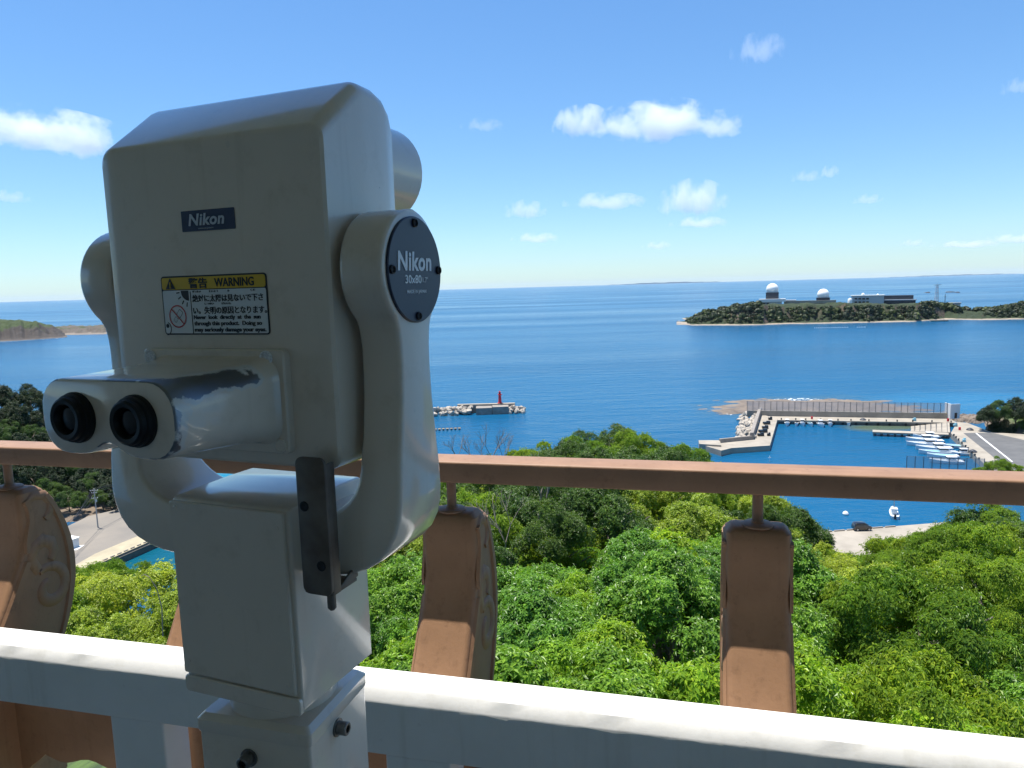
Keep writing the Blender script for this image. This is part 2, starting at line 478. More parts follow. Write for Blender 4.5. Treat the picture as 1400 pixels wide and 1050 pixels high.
def text_mesh(name, s, m, parent, origin, ux, uy, height, width=None, bold=0.0, shear=0.0, depth=0.0004, spacing=1.0, align='CENTER'):
    c = bpy.data.curves.new('lettering', 'FONT'); c.body = s; c.size = 1.0
    c.offset = bold; c.shear = shear; c.space_character = spacing; c.resolution_u = 3
    o = bpy.data.objects.new('lettering', c); COL.objects.link(o)
    dg = bpy.context.evaluated_depsgraph_get()
    me = bpy.data.meshes.new_from_object(o.evaluated_get(dg)); bpy.data.objects.remove(o); bpy.data.curves.remove(c)
    vs = np.array([v.co[:] for v in me.vertices]); fs = [tuple(p.vertices) for p in me.polygons]
    bpy.data.meshes.remove(me)
    x0, x1, y0, y1 = vs[:, 0].min(), vs[:, 0].max(), vs[:, 1].min(), vs[:, 1].max()
    ky = height / (y1 - y0); kx = ky if width is None else width / (x1 - x0)
    cx = (x0 + x1) / 2 if align == 'CENTER' else x0
    ux, uy, origin = Vector(ux), Vector(uy), Vector(origin); nn = ux.cross(uy)
    pts = [origin + ux * ((v[0] - cx) * kx) + uy * ((v[1] - (y0 + y1) / 2) * ky) for v in vs]
    mb = MB(); n = len(pts)
    mb.add([p + nn * depth for p in pts], fs)
    # thin sides so the lettering is a real raised film
    ed = {}
    for f in fs:
        for i in range(len(f)):
            e = (f[i], f[(i + 1) % len(f)])
            k = tuple(sorted(e)); ed[k] = None if k in ed else e
    vs2, fs2 = [], []
    for e in ed.values():
        if e is None: continue
        a, b_ = pts[e[0]], pts[e[1]]; k = len(vs2)
        vs2 += [a, b_, b_ + nn * depth, a + nn * depth]; fs2.append((k, k + 1, k + 2, k + 3))
    mb.add(vs2, fs2)
    return mb.build(name, m, parent, smooth=0)

def P(x, y, z): return V(x, y, z + E0)           # yoke frame: x right, y forward, z above the camera

# body: rounded rectangular sections from front to back
bs = []
for y, x0, x1, z0, z1, r in ((-.051, -.1125, .1115, -.137, .1235, .0115), (-.0503, -.116, .115, -.1405, .127, .0128), (-.048, -.1185, .1175, -.143, .1300, .0135),
                             (-.02, -.1185, .1178, -.1435, .152, .0135), (0.0015, -.1185, .118, -.144, .1690, .0135), (.006, -.1185, .118, -.144, .1715, .0135), (.012, -.1185, .118, -.144, .172, .0135),
                             (.028, -.1185, .118, -.144, .1715, .0135), (.040, -.1185, .118, -.144, .168, .0135), (.048, -.118, .1175, -.143, .161, .0135), (.0535, -.117, .1165, -.141, .150, .0135), (.0545, -.113, .1125, -.137, .143, .0128)):
    bs.append([P(a, y, b) for a, b in rrect(x0, x1, z0, z1, r, 6)])
body = MB().loft(bs).build('body', MT['paint'], scope, smooth=28)
for sx in (-1, 1):
    t_ = MB().lathe(P(sx * .0685, .05, .112), (0, 1, 0), [(0, .0455), (.061, .0455), (.0625, .0445), (.0625, .040), (.045, .040)], 40)
    tube_o = t_.build('objective_tube', MT['paint'], scope)
    MB().lathe(P(sx * .0685, .092, .112), (0, 1, 0), [(0, .0395), (.004, .0395)], 32).build('lens', MT['lens'], tube_o)

# eyepiece housing
def ep_wear(t, co):
    sp = t.nodes.new('ShaderNodeSeparateXYZ'); t.links.new(co, sp.inputs[0])
    n = N(t, 'ShaderNodeTexNoise', Scale=55.0, Detail=7.0, Roughness=0.65); t.links.new(co, n.inputs['Vector'])
    n2 = N(t, 'ShaderNodeTexNoise', Scale=14.0, Detail=4.0, Roughness=0.6); t.links.new(co, n2.inputs['Vector'])
    # rubbed where hands lie: along the right upper edge and round the front rim
    dx = mathn(t, 'ABSOLUTE', mathn(t, 'SUBTRACT', sp.outputs[0], .055))
    dz = mathn(t, 'ABSOLUTE', mathn(t, 'SUBTRACT', sp.outputs[2], E0 - .066))
    d = mathn(t, 'ADD', mathn(t, 'DIVIDE', dx, .016), mathn(t, 'DIVIDE', dz, .013))
    edge = mathn(t, 'SUBTRACT', 1.25, d)
    near = mathn(t, 'DIVIDE', mathn(t, 'SUBTRACT', -.135, sp.outputs[1]), .03)        # toward the eyepieces
    back = mathn(t, 'DIVIDE', mathn(t, 'SUBTRACT', sp.outputs[1], -.082), .02)
    front = mathn(t, 'MULTIPLY', mathn(t, 'LESS_THAN', sp.outputs[1], -.1619), -2.0)     # the flat end face keeps its paint
    f = mathn(t, 'MAXIMUM', mathn(t, 'SUBTRACT', edge, mathn(t, 'MAXIMUM', back, 0.0)), mathn(t, 'SUBTRACT', near, 0.5))
    f = mathn(t, 'ADD', f, front)
    f = mathn(t, 'ADD', f, mathn(t, 'MULTIPLY', mathn(t, 'SUBTRACT', n.outputs[0], 0.5), 1.5))
    f = mathn(t, 'ADD', f, mathn(t, 'MULTIPLY', mathn(t, 'SUBTRACT', n2.outputs[0], 0.5), 1.6))
    return ramp(t, f, [(0.34, (0, 0, 0)), (0.44, (1, 1, 1))]), ramp(t, f, [(0.02, (0, 0, 0)), (0.15, (.8, .8, .8))])
MT['wornpaint'] = paint_mat('worn_enamel', ep_wear)

def ep_sec(y, x0, x1, z0, z1, r, notch):
    out = []
    for a, b in rrect(x0, x1, z0, z1, r, 7): out.append([a, b])
    # resample bottom edge so the waist between the two eyepieces can rise
    pts = []
    for i, p in enumerate(out):
        q_ = out[(i + 1) % len(out)]
        k = 14 if abs(p[1] - z0) < 1e-5 and abs(q_[1] - z0) < 1e-5 else 1
        for j in range(k): pts.append((p[0] + (q_[0] - p[0]) * j / k, p[1] + (q_[1] - p[1]) * j / k))
    cx = (x0 + x1) / 2; res = []
    for a, b in pts:
        w = max(0.0, min(1.0, (z1 - b) / (z1 - z0) * 1.5 - .5))
        res.append(P(a, y, b + w * notch * math.exp(-((a - cx) / .015) ** 2)))
    return res
es = []
for y, w, zt, zb, r, nt in ((-.1622, .0645, -.0590, -.1112, .0215, .010), (-.1616, .0658, -.0578, -.1125, .0225, .010), (-.160, .0666, -.0571, -.1133, .023, .010), (-.13, .0668, -.0565, -.1145, .022, .006), (-.09, .067, -.055, -.117, .020, .002), (-.066, .068, -.053, -.120, .018, 0), (-.0585, .0705, -.050, -.123, .018, 0), (-.056, .073, -.0475, -.1255, .018, 0)):
    es.append(ep_sec(y, -w - .001, w - .001, zb, zt, r, nt))
hous = MB().loft(es).build('eyepiece_housing', MT['wornpaint'], scope, smooth=40)
flange = MB().loft([[P(a, y, b) for a, b in rrect(-.0795 + i, .0745 - i, -.1305 + i, -.0445 - i, .006, 5)] for y, i in ((-.050, 0), (-.0575, 0), (-.059, .0012))]).build('mounting_flange', MT['paint'], scope, smooth=30)
for bx, bz in ((-.069, -.0515), (.0575, -.0515), (.066, -.123), (-.069, -.123)):
    MB().lathe(P(bx, -.0585, bz), (0, -1, 0), [(0, .0062), (.0016, .0062), (.0022, .0052), (.0014, .0045), (.0014, .002)], 16).build('bolt', MT['putty'] if bz > -.1 else MT['paint'], flange)
for ex in (-.0295, .0305):
    o = MB().lathe(P(ex, -.160, -.0855), (0, -1, 0), [(0, .0188), (.0045, .0188), (.0055, .0178), (.008, .0176), (.0086, .0160), (.0118, .0157), (.0130, .0142), (.0126, .0112), (.0105, .0100), (.007, .0095)], 40).build('eyecup', MT['rubber'], scope)
    MB().lathe(P(ex, -.1675, -.0855), (0, -1, 0), [(0, .0098), (.0015, .008), (.002, .003)], 24).build('lens', MT['lens'], o)

# maker's sticker and warning sticker
yF = -.0512
def flat(name, m, parent, x0, x1, z0, z1, y, r=.0012, th=.0005, tilt=0.0):
    return MB().loft([[P(a, yy, b + tilt * (a - x0)) for a, b in rrect(x0, x1, z0, z1, r, 4)] for yy in (y, y - th)]).build(name, m, parent, smooth=0)
mk = flat('maker_sticker', MT['navy2'], scope, -.028, .0290, .0535, .0705, yF, .0008)
text_mesh('lettering', 'Nikon', MT['letter'], mk, P(-.001, yF - .0005, .0628), (1, 0, 0), (0, 0, 1), .0098, .0385, .026, .18, spacing=1.06)
text_mesh('small_lettering', 'MADE IN JAPAN', MT['letter'], mk, P(-.002, yF - .0005, .0553), (1, 0, 0), (0, 0, 1), .0013, .016, .0)
wx0, wx1, wz0, wz1 = -.0575, .0570, -.0330, .0172
ws = flat('warning_sticker', MT['black'], scope, wx0, wx1, wz0, wz1, yF, .003)
y1 = yF - .0005
band = flat('yellow_band', MT['yellow'], ws, wx0 + .0013, wx1 - .0013, .0058, wz1 - .0013, y1, .002, .0003)
whit = flat('white_field', MT['white'], ws, wx0 + .0013, wx1 - .0013, wz0 + .0013, .0050, y1, .0015, .0003)
y2 = y1 - .0003
tri = MB(); tri.loft([[P(-.0465 + a, yy, .0105 + b) for a, b in ((-.0055, -.0043), (.0055, -.0043), (0, .0050))] for yy in (y2, y2 - .0003)])
tri.build('warning_triangle', MT['black'], band, smooth=0)
text_mesh('exclamation_mark', '!', MT['yellow'], band, P(-.0465, y2 - .0003, .0095), (1, 0, 0), (0, 0, 1), .0052, .0012, .03)
text_mesh('lettering', '警告', MT['black'], band, P(-.0155, y2, .0107), (1, 0, 0), (0, 0, 1), .0088, .0205, .022)
text_mesh('lettering', 'WARNING', MT['black'], band, P(.0235, y2, .0107), (1, 0, 0), (0, 0, 1), .0072, .0415, .018)
dv = MB().box(P(-.0247, y2 - .00015, (wz0 + .0050) / 2), (.0006, .0003, .0355)).build('divider_line', MT['black'], whit, smooth=0)
tx = -.0228
def wline(s, z, h, w, bold=.012):
    text_mesh('lettering', s, MT['black'], whit, P(tx, y2, z), (1, 0, 0), (0, 0, 1), h, w, bold, align='LEFT')
wline('絶対に太陽は見ないで下さ', -.0022, .0062, .0755, .016)
wline('い。失明の原因となります。', -.0124, .0062, .0785, .016)
for s, x, w, z in (('ぜったい', -.0222, .0095, .0036), ('たいよう', -.0040, .0100, .0036), ('み', .0160, .0022, .0036), ('くだ', .0402, .0050, .0036), ('しつめい', -.0095, .0100, -.0068), ('げんいん', .0090, .0100, -.0068)):
    text_mesh('reading_aid', s, MT['black'], whit, P(x, y2, z), (1, 0, 0), (0, 0, 1), .0018, w, .01, align='LEFT')
wline('Never  look  directly  at  the  sun', -.0186, .0044, .0715, .03)
wline('through this product.  Doing so', -.0238, .0046, .0725, .03)
wline('may seriously damage your eyes.', -.0291, .0046, .0765, .03)
# pictogram: sun, binoculars struck out, eye
pg = MB()
cs = (-.0268, .0046)
fan = [cs] + [(cs[0] + .0085 * math.cos(rad(a)), cs[1] + .0085 * math.sin(rad(a))) for a in range(180, 271, 10)]
pg.loft([[P(a, yy, b) for a, b in fan] for yy in (y2, y2 - .0002)])
for a in (188, 210, 235, 258):
    c1, s1 = math.cos(rad(a)), math.sin(rad(a))
    p0, p1 = (cs[0] + .0102 * c1, cs[1] + .0102 * s1), (cs[0] + .0138 * c1, cs[1] + .0138 * s1)
    pg.loft([[P(p[0] + k * .0005 * s1, yy, p[1] - k * .0005 * c1) for p, k in ((p0, -1), (p0, 1), (p1, 1), (p1, -1))] for yy in (y2, y2 - .0002)])
eye = [(-.0545 + .0048 * math.sin(rad(a)), -.0275 + .0055 * math.cos(rad(a))) for a in range(20, 200, 15)]
for i in range(len(eye) - 1):
    a, b = V(*eye[i], 0), V(*eye[i + 1], 0); t_ = (b - a).normalized(); n_ = V(-t_.y, t_.x, 0) * .0004
    pg.loft([[P(p.x, yy, p.y) for p in (a + n_, a - n_, b - n_, b + n_)] for yy in (y2, y2 - .0002)])
pg.loft([[P(-.0535 + .0018 * math.cos(rad(a)), yy, -.0252 + .0018 * math.sin(rad(a))) for a in range(0, 360, 30)] for yy in (y2, y2 - .0002)])
for (bx, bz, w, h) in ((-.0385, -.0148, .0052, .0066), (-.0432, -.0198, .0038, .0046)):
    ring2 = [(a, b) for a, b in rrect(-w / 2, w / 2, -h / 2, h / 2, .0008, 3)]
    c1, s1 = math.cos(rad(-42)), math.sin(rad(-42))
    rot = lambda a, b, k: (bx + (a * c1 - b * s1) * k, bz + (a * s1 + b * c1) * k)
    n_ = len(ring2)
    for i in range(n_):
        a, b = ring2[i], ring2[(i + 1) % n_]
        o0, o1, i0, i1 = rot(*a, 1), rot(*b, 1), (bx + (rot(*a, 1)[0] - bx) * .86, bz + (rot(*a, 1)[1] - bz) * .86), (bx + (rot(*b, 1)[0] - bx) * .86, bz + (rot(*b, 1)[1] - bz) * .86)
        pg.add([P(p[0], y2 - .0002, p[1]) for p in (o0, o1, i1, i0)], [(0, 1, 2, 3)])
pg.build('pictogram', MT['black'], whit, smooth=0)
pr = MB(); cc = (-.0408, -.0172)
for i in range(36):
    a0, a1 = rad(i * 10), rad(i * 10 + 10)
    pr.add([P(cc[0] + r * math.cos(a), y2 - .0003, cc[1] + r * math.sin(a)) for r, a in ((.0098, a0), (.0098, a1), (.0087, a1), (.0087, a0))], [(0, 1, 2, 3)])
pr.add([P(cc[0] + a, y2 - .00035, cc[1] + b) for a, b in ((-.0066, .0059), (-.0059, .0066), (.0066, -.0059), (.0059, -.0066))], [(0, 1, 2, 3)])
pr.build('prohibition_sign', MT['red'], whit, smooth=0)

# yoke: one U-shaped casting with round heads
zc, RH = .016, .0485
DZ = [-.24, -.18, -.15, -.12, -.09, -.065, -.055, -.047, -.038, -.030, -.0255, -.020]
DV = [.0435, .0385, .0345, .0305, .0265, .0250, .0250, .0252, .0260, .0277, .0295, .0325]
def depth_at(z):
    if z > -.0199: return math.sqrt(max(RH ** 2 - (z - zc) ** 2, 1e-6)), 0.0
    return float(np.interp(z, DZ, DV)), 0.0
stations = []
for i in range(21):
    a = rad(90 - i * 6.9); z = zc + RH * math.sin(a)
    stations.append((z, .1635, z, .1235))
z = stations[-1][0]
for z in np.arange(z - .004, -.125, -.006): stations.append((float(z), .163, float(z), .1245))
stations += [(-.135, .163, -.130, .1245), (-.155, .1632, -.145, .1240), (-.172, .1628, -.156, .1225), (-.186, .1612, -.165, .1190), (-.199, .1575, -.172, .1135), (-.211, .1510, -.178, .1065),
             (-.221, .1415, -.183, .0985), (-.2285, .1295, -.1865, .0900), (-.234, .115, -.189, .081), (-.2375, .097, -.190, .070), (-.239, .075, -.190, .055), (-.239, .03, -.190, .02)]
secs = []
def yoke_sec(zo, xo, zi, xi, sgn):
    d, _ = depth_at((zo + zi) / 2 if zo < -.12 else zo)
    dep = max(d, .004)
    po, pi_ = V(sgn * xo, 0, zo), V(sgn * xi, 0, zi)
    u = (po - pi_); L_ = u.length; u = u.normalized(); r = min(.0045, dep * .45)
    front = -dep; back = dep * .96
    if zo < -.13: front -= .001
    out = []
    for a, b in rrect(0, L_, front, back, r, 4): out.append(P(*(pi_ + u * a + V(0, b, 0))))
    return out
for s_ in stations: secs.append(yoke_sec(*s_, 1))
left = [yoke_sec(*s_, -1) for s_ in stations]
# mirror the point order of the left half so both halves loft together
def flip(sec):
    n = len(sec); return [sec[(n - i) % n] for i in range(n)]
def to_order(sec, ref):
    best = None
    for cand in (sec, list(reversed(sec))):
        for k in range(len(sec)):
            c = cand[k:] + cand[:k]
            e = sum((Vector(a) - Vector(b)).length for a, b in zip(c, ref))
            if best is None or e < best[0]: best = (e, c)
    return best[1]
prev = secs[-1]
for s_ in reversed(left):
    c = to_order(s_, prev) if prev is secs[-1] else to_order(s_, prev)
    secs.append(c); prev = c
yoke = MB().loft(secs).build('yoke', MT['paint'], scope, smooth=40)
disc = MB().lathe(P(.1630, 0, zc), (1, 0, 0), [(0, .0428), (.0022, .0428), (.0028, .0420)], 56).build('pivot_cover', MT['navy'], scope)
xD = .1658
text_mesh('lettering', 'Nikon', MT['pletter'], disc, P(xD, -.002, zc + .0068), (0, 1, 0), (0, 0, 1), .0155, .0545, .03, .10, spacing=1.06)
text_mesh('lettering', '30x80', MT['pletter'], disc, P(xD, -.0055, zc - .0075), (0, 1, 0), (0, 0, 1), .0068, .026, .018)
text_mesh('lettering', '1.7°', MT['pletter'], disc, P(xD, .0140, zc - .0080), (0, 1, 0), (0, 0, 1), .0044, .009, .0)
text_mesh('lettering', 'MADE IN JAPAN', MT['pletter'], disc, P(xD, -.001, zc - .0178), (0, 1, 0), (0, 0, 1), .0036, .031, .012)
for a in (0, 90, 180, 270):
    MB().lathe(P(.1652, .0375 * math.cos(rad(a)), zc + .0375 * math.sin(rad(a))), (1, 0, 0), [(0, .0036), (.002, .0036), (.0026, .0028), (.0010, .0018)], 14).build('screw', MT['black'], disc)

# stop bracket on the yoke
br = MB()
br.loft([[P(a, y, b) for a, b in rrect(.0890, .1170, -.241, -.128, .006, 5)] for y in (-.068, -.0715)])
br.loft([[P(.1170, y, b) for y, b in ((-.069, -.241), (-.069, -.133), (-.0585, -.133), (-.0585, -.241))], [P(.1146, y, b) for y, b in ((-.069, -.2405), (-.069, -.1335), (-.0585, -.1335), (-.0585, -.2405))]])
br.box(P(.1030, -.053, -.2395), (.027, .034, .003))
br.loft([[P(x, y, b) for y, b in ((-.068, -.241), (-.034, -.2375), (-.034, -.226), (-.060, -.2375))] for x in (.1142, .1166)])
bracket = br.build('stop_bracket', MT['steel'], scope, bevel=.0007, seg=2)
for bx, bz in ((.0955, -.168), (.1085, -.216)):
    MB().lathe(P(bx, -.0713, bz), (0, -1, 0), [(0, .0042), (.0006, .0042), (.0008, .003), (.0004, .002)], 14).build('bolt_hole', MT['dark'], bracket)
MB().lathe(P(.1090, -.062, -.238), (0, 0, -1), [(0, .0048), (.004, .0048), (.0045, .0036), (.0165, .0036), (.0185, .002)], 14).build('stop_screw', MT['steel'], bracket)

# coin box
bx = MB()
prof = [(-.054, -.360), (-.054, -.1805), (-.050, -.1785), (-.02, -.1772), (.02, -.1765), (.048, -.1768), (.0545, -.180), (.0545, -.360)]
bx.loft([[P(-.0655, y, z) for y, z in prof], [P(.0655, y, z) for y, z in prof]])
box = bx.build('coin_box', MT['paint'], scope, bevel=.0022, seg=3)
MB().loft([[P(a, y, b) for a, b in rrect(-.0655 + i, .0612 - i, -.3450 + i, -.1815 - i, .0015, 3)] for y, i in ((-.0535, 0), (-.0565, 0), (-.0575, .001))]).build('door_panel', MT['paint'], box)
MB().loft([[P(a, y, b) for a, b in rrect(-.0655 + i, .0655 - i, -.3630 + i, -.3472 - i, .0035, 4)] for y, i in ((-.0535, 0), (-.0568, 0), (-.0578, .001))]).build('lower_rim', MT['paint'], box)
for a, b in ((-.0585, -.187), (.0540, -.195), (-.0585, -.333), (.0545, -.336)):
    MB().lathe(P(a, -.0574, b), (0, -1, 0), [(0, .0022), (.0004, .0022), (.0006, .0016)], 10).build('screw', MT['paint'], box)
MB().lathe(P(0, 0, -.388), (0, 0, 1), [(0, .053), (.004, .053), (.006, .050), (.03, .050)], 48).build('swivel_neck', MT['paint'], scope)

# pedestal, turned a little against the yoke and square to the parapet
pb = MB(); ang = rad(22.5 - 15.6)
def Q(x, y, z):
    c, s = math.cos(ang), math.sin(ang); return P(x * c - y * s, x * s + y * c, z)
for (z0_, z1_, ins, rr) in ((-1.5, -.3975, .0, .0035),):
    pb.loft([[Q(a, b, z) for a, b in rrect(-.0575, .0575, -.0535, .0535, rr, 4)] for z in (-1.49, -.396)])
ped = pb.build('pedestal', MT['paint'], scope)
MB().loft([[Q(a, b, z) for a, b in rrect(-.0592 + i, .0592 - i, -.055 + i, .055 - i, .004, 4)] for z, i in ((-.3985, .0008), (-.3965, 0), (-.3865, 0), (-.3815, .005))]).build('pedestal_cap', MT['paint'], scope)
MB().loft([[Q(a, b, z) for a, b in rrect(-.11, .11, -.11, .11, .01, 4)] for z in (-1.5, -1.487)]).build('foot_plate', MT['paint'], scope)
for (p, ax) in ((Q(-.0056, -.0535, -.4175), V(math.sin(ang), -math.cos(ang), 0)), (Q(.0575, -.0057, -.409), V(math.cos(ang), math.sin(ang), 0))):
    b_ = MB().lathe(p, ax, [(-.001, .0085), (.0015, .0085), (.0017, .0064), (.0105, .0064), (.0113, .0056), (.0113, .0038), (.0070, .0038)], 18).build('socket_bolt', MT['bolt'], ped)
    MB().lathe(p, ax, [(.0069, .0037), (.0072, .0036)], 6).build('hex_recess', MT['dark'], b_)

# ---------------------------------------------------------------- balcony: parapet, posts, rail, roof
WT = rad(14.3)
wr = V(math.cos(WT), -math.sin(WT), 0); wn_ = V(math.sin(WT), math.cos(WT), 0)
BAL = empty
def W(r, n, z): return V(r, n, z)                # balcony frame: r along the parapet, n outwards
def bal_root(name, r, n, z, label, cat, group=None):
    p = wr * r + wn_ * n
    return empty(name, (p.x, p.y, CAMZ + z), -WT, label, cat, group)

# parapet wall with openings
par = bal_root('parapet_wall', 0, 0, 0, 'white plastered parapet wall with rectangular openings and a rounded sunlit top', 'wall')
NF, NB = 1.272, 1.357
lip = []
prof = [(NF, -.940), (NF, -.828), (NF + .0012, -.8245), (NF + .011, -.8035), (NF + .0145, -.8005), (NB - .006, -.800), (NB, -.806), (NB, -.940)]
rs = np.linspace(-4.5, 3.5, 161); cop = []
for r in rs:
    j = lambda a: (rnd.random() - .5) * a
    cop.append([V(r, n + (j(.0007) if i < 5 else 0), z + (j(.0006) if 0 < i < 5 else 0)) for i, (n, z) in enumerate(prof)])
MB().loft(cop).build('coping_beam', MT['plaster'], par, smooth=25)
edges = [-4.5]
k0 = -1.292; sp_ = .677
for k in range(-4, 7):
    a = k0 + k * sp_
    if -4.4 < a < 3.2:
        MB().box((a + .071, (NF + NB) / 2 + .001, -1.22), (.142, NB - NF - .004, .560)).build('pier', MT['plaster'], par, bevel=.006, seg=3)
MB().box((-.5, (NF + NB) / 2, -1.51), (8.0, NB - NF + .02, .020 + .0)).build('sill', MT['plaster'], par)

# brown cast posts
def make_post():
    root = bal_root('baluster_post', 0, 0, 0, None, None)
    near = [(-.5275, 1.605), (-.531, 1.594), (-.540, 1.5875), (-.56, 1.585), (-.60, 1.586), (-.64, 1.586), (-.675, 1.582), (-.705, 1.575), (-.735, 1.563), (-.765, 1.546), (-.80, 1.526), (-.835, 1.506), (-.875, 1.480), (-.91, 1.456), (-.95, 1.427), (-1.0, 1.402), (-1.06, 1.395), (-1.15, 1.40), (-1.4, 1.40)]
    far = [(-.5275, 1.645), (-.531, 1.658), (-.540, 1.668), (-.56, 1.684), (-.60, 1.708), (-.64, 1.724), (-.675, 1.735), (-.705, 1.742), (-.735, 1.746), (-.765, 1.748), (-.80, 1.747), (-.835, 1.743), (-.875, 1.733), (-.91, 1.722), (-.95, 1.706), (-1.0, 1.682), (-1.06, 1.66), (-1.15, 1.65), (-1.4, 1.65)]
    secs = []
    for (z, a), (_, b) in zip(near, far):
        w = .0665; 
        if z > -.54: w -= (.54 + z) * .9
        secs.append([V(x, n, z) for x, n in rrect(-w, w, a, b, .016, 6)])
    MB().loft(list(reversed(secs))).build('post_body', MT['brown'], root, smooth=35)
    # raised scrollwork on both sides
    def spiral(cn, cz, r0_, r1_, a0, a1, n=26):
        return [(cn + (r0_ + (r1_ - r0_) * i / n) * math.cos(rad(a0 + (a1 - a0) * i / n)), cz + (r0_ + (r1_ - r0_) * i / n) * math.sin(rad(a0 + (a1 - a0) * i / n))) for i in range(n + 1)]
    def ribbon(mb, line, w, sgn, h=.0045):
        secs = []
        for i, p in enumerate(line):
            a = Vector(line[max(i - 1, 0)]); b = Vector(line[min(i + 1, len(line) - 1)]); t = (b - a).normalized(); nn = Vector((-t.y, t.x))
            ww = w * (0.55 + .45 * math.sin(math.pi * min(1, (i + 1) / (len(line) + .5))))
            p = Vector(p); l, r_ = p + nn * ww / 2, p - nn * ww / 2; l2, r2 = p + nn * ww * .32, p - nn * ww * .32
            x0, x1 = sgn * .0657, sgn * (.0665 + h)
            secs.append([V(x0, l.x, l.y), V(x1, l2.x, l2.y), V(x1, r2.x, r2.y), V(x0, r_.x, r_.y)])
        mb.loft(secs)
    for sgn in (-1, 1):
        mb = MB()
        ribbon(mb, [(b - .014, z) for z, b in far[3:-3]], .030, sgn, .006)
        ribbon(mb, [(1.603 + .012 * math.sin(i), -.56 - i * .030) for i in range(6)], .024, sgn, .007)
        ribbon(mb, [(1.60, -.575), (1.63, -.553), (1.665, -.560), (1.685, -.585), (1.68, -.615), (1.66, -.63)], .030, sgn)
        ribbon(mb, spiral(1.655, -.835, .066, .022, 120, -250), .040, sgn)
        ribbon(mb, [(1.622, -.776), (1.603, -.74), (1.612, -.705), (1.645, -.69), (1.672, -.705), (1.68, -.735), (1.665, -.755)], .042, sgn)
        ribbon(mb, [(a + .028, z) for z, a in near[8:-3]], .032, sgn, .006)
        mb.build('scroll_relief', MT['brown'], root, bevel=0, smooth=50)
    return root
post0 = make_post()
plabels = {-2: 'brown scroll-sided railing post at the far left of the parapet, out past the picture edge', -1: 'brown scroll-sided railing post cut by the left edge of the view', 0: 'brown railing post almost hidden behind the binoculars, only its flared foot showing',
           1: 'brown railing post just right of the binoculars, its lower front sunlit', 2: 'brown railing post standing alone right of centre before the green trees'}
prs = [-1.9029 - .677, -1.9029, -1.2386, -.5707, .1299, .82, 1.50]
rail_root = bal_root('hand_rail', 0, 0, 0, 'square brown hand rail running across the view above the posts', 'hand rail')
MB().loft([[V(r, n, z) for n, z in rrect(1.580, 1.661, -.4515, -.400, .005, 4)] for r in np.linspace(-4.5, 3.5, 9)]).build('rail_bar', MT['rail'], rail_root, smooth=40)
for k, r in enumerate(prs):
    p = wr * r
    lab = {0: 'brown scroll-sided railing post cut by the left edge of the view', 1: plabels[-1]}.get(k)
    if True:
        o = post0 if k == 0 else copy_tree(post0)
        o.location = (p.x, p.y, CAMZ)
        tag(o, plabels[k - 2] if k < 5 else ('brown railing post hidden just past the right edge of the view', 'second brown railing post past the right edge of the view')[k - 5], 'railing post', 'brown posts under the hand rail')
    st = MB().cyl(V(r, 1.62, -.528), V(r, 1.62, -.450), .0115, .0115, 20).build('rail_stub', MT['rail'], rail_root)
    MB().lathe(V(r, 1.62, -.5290), (0, 0, 1), [(0, .034), (.0035, .034), (.006, .030), (.0075, .016), (.012, .0125)], 28).build('stub_flange', MT['rail'], st)
# brown kickboard seen through the openings
kb = bal_root('kick_board', 0, 0, 0, 'dark brown board with a scalloped lower edge behind the parapet openings', 'board')
poly = [(-2.6, -.93), (3.2, -.93)]
low = []
for r in np.linspace(3.2, -2.6, 240):
    u = ((r + 1.9029) / .677) % 1.0
    d = 1.258 + (.10 if u < .20 or u > .80 else 0) * (1 - abs((u if u < .5 else 1 - u)) / .25) + .01 * math.sin(u * 25)
    low.append((float(r), -d))
poly += low
MB().loft([[V(r, n, z) for r, z in poly] for n in (1.50, 1.53)]).build('board', MT['brown'], kb, smooth=0)

# building: floor, roof over the balcony, wall behind the viewer
floor = MB()
floor.box((-.5, -1.1, -1.56), (13, 5.3, .10))
fo = floor.build('balcony_floor', MT['floor']); fo.location = (0, 0, CAMZ); fo.rotation_euler = (0, 0, -WT)
tag(fo, kind='structure')
bd = bal_root('lookout_building', 0, 0, 0, 'lookout building whose eaves shade the balcony', 'building')
MB().box((-.5, -.92, 2.31), (15, 5.0, .22)).build('roof', MT['soffit'], bd, bevel=.02)
MB().box((-.5, -2.75, 0.34), (15, .2, 3.70)).build('wall', MT['facade'], bd)
MB().box((-.5, -1.0, -4.6), (9, 4.6, 5.96)).build('lower_storey', MT['facade'], bd)

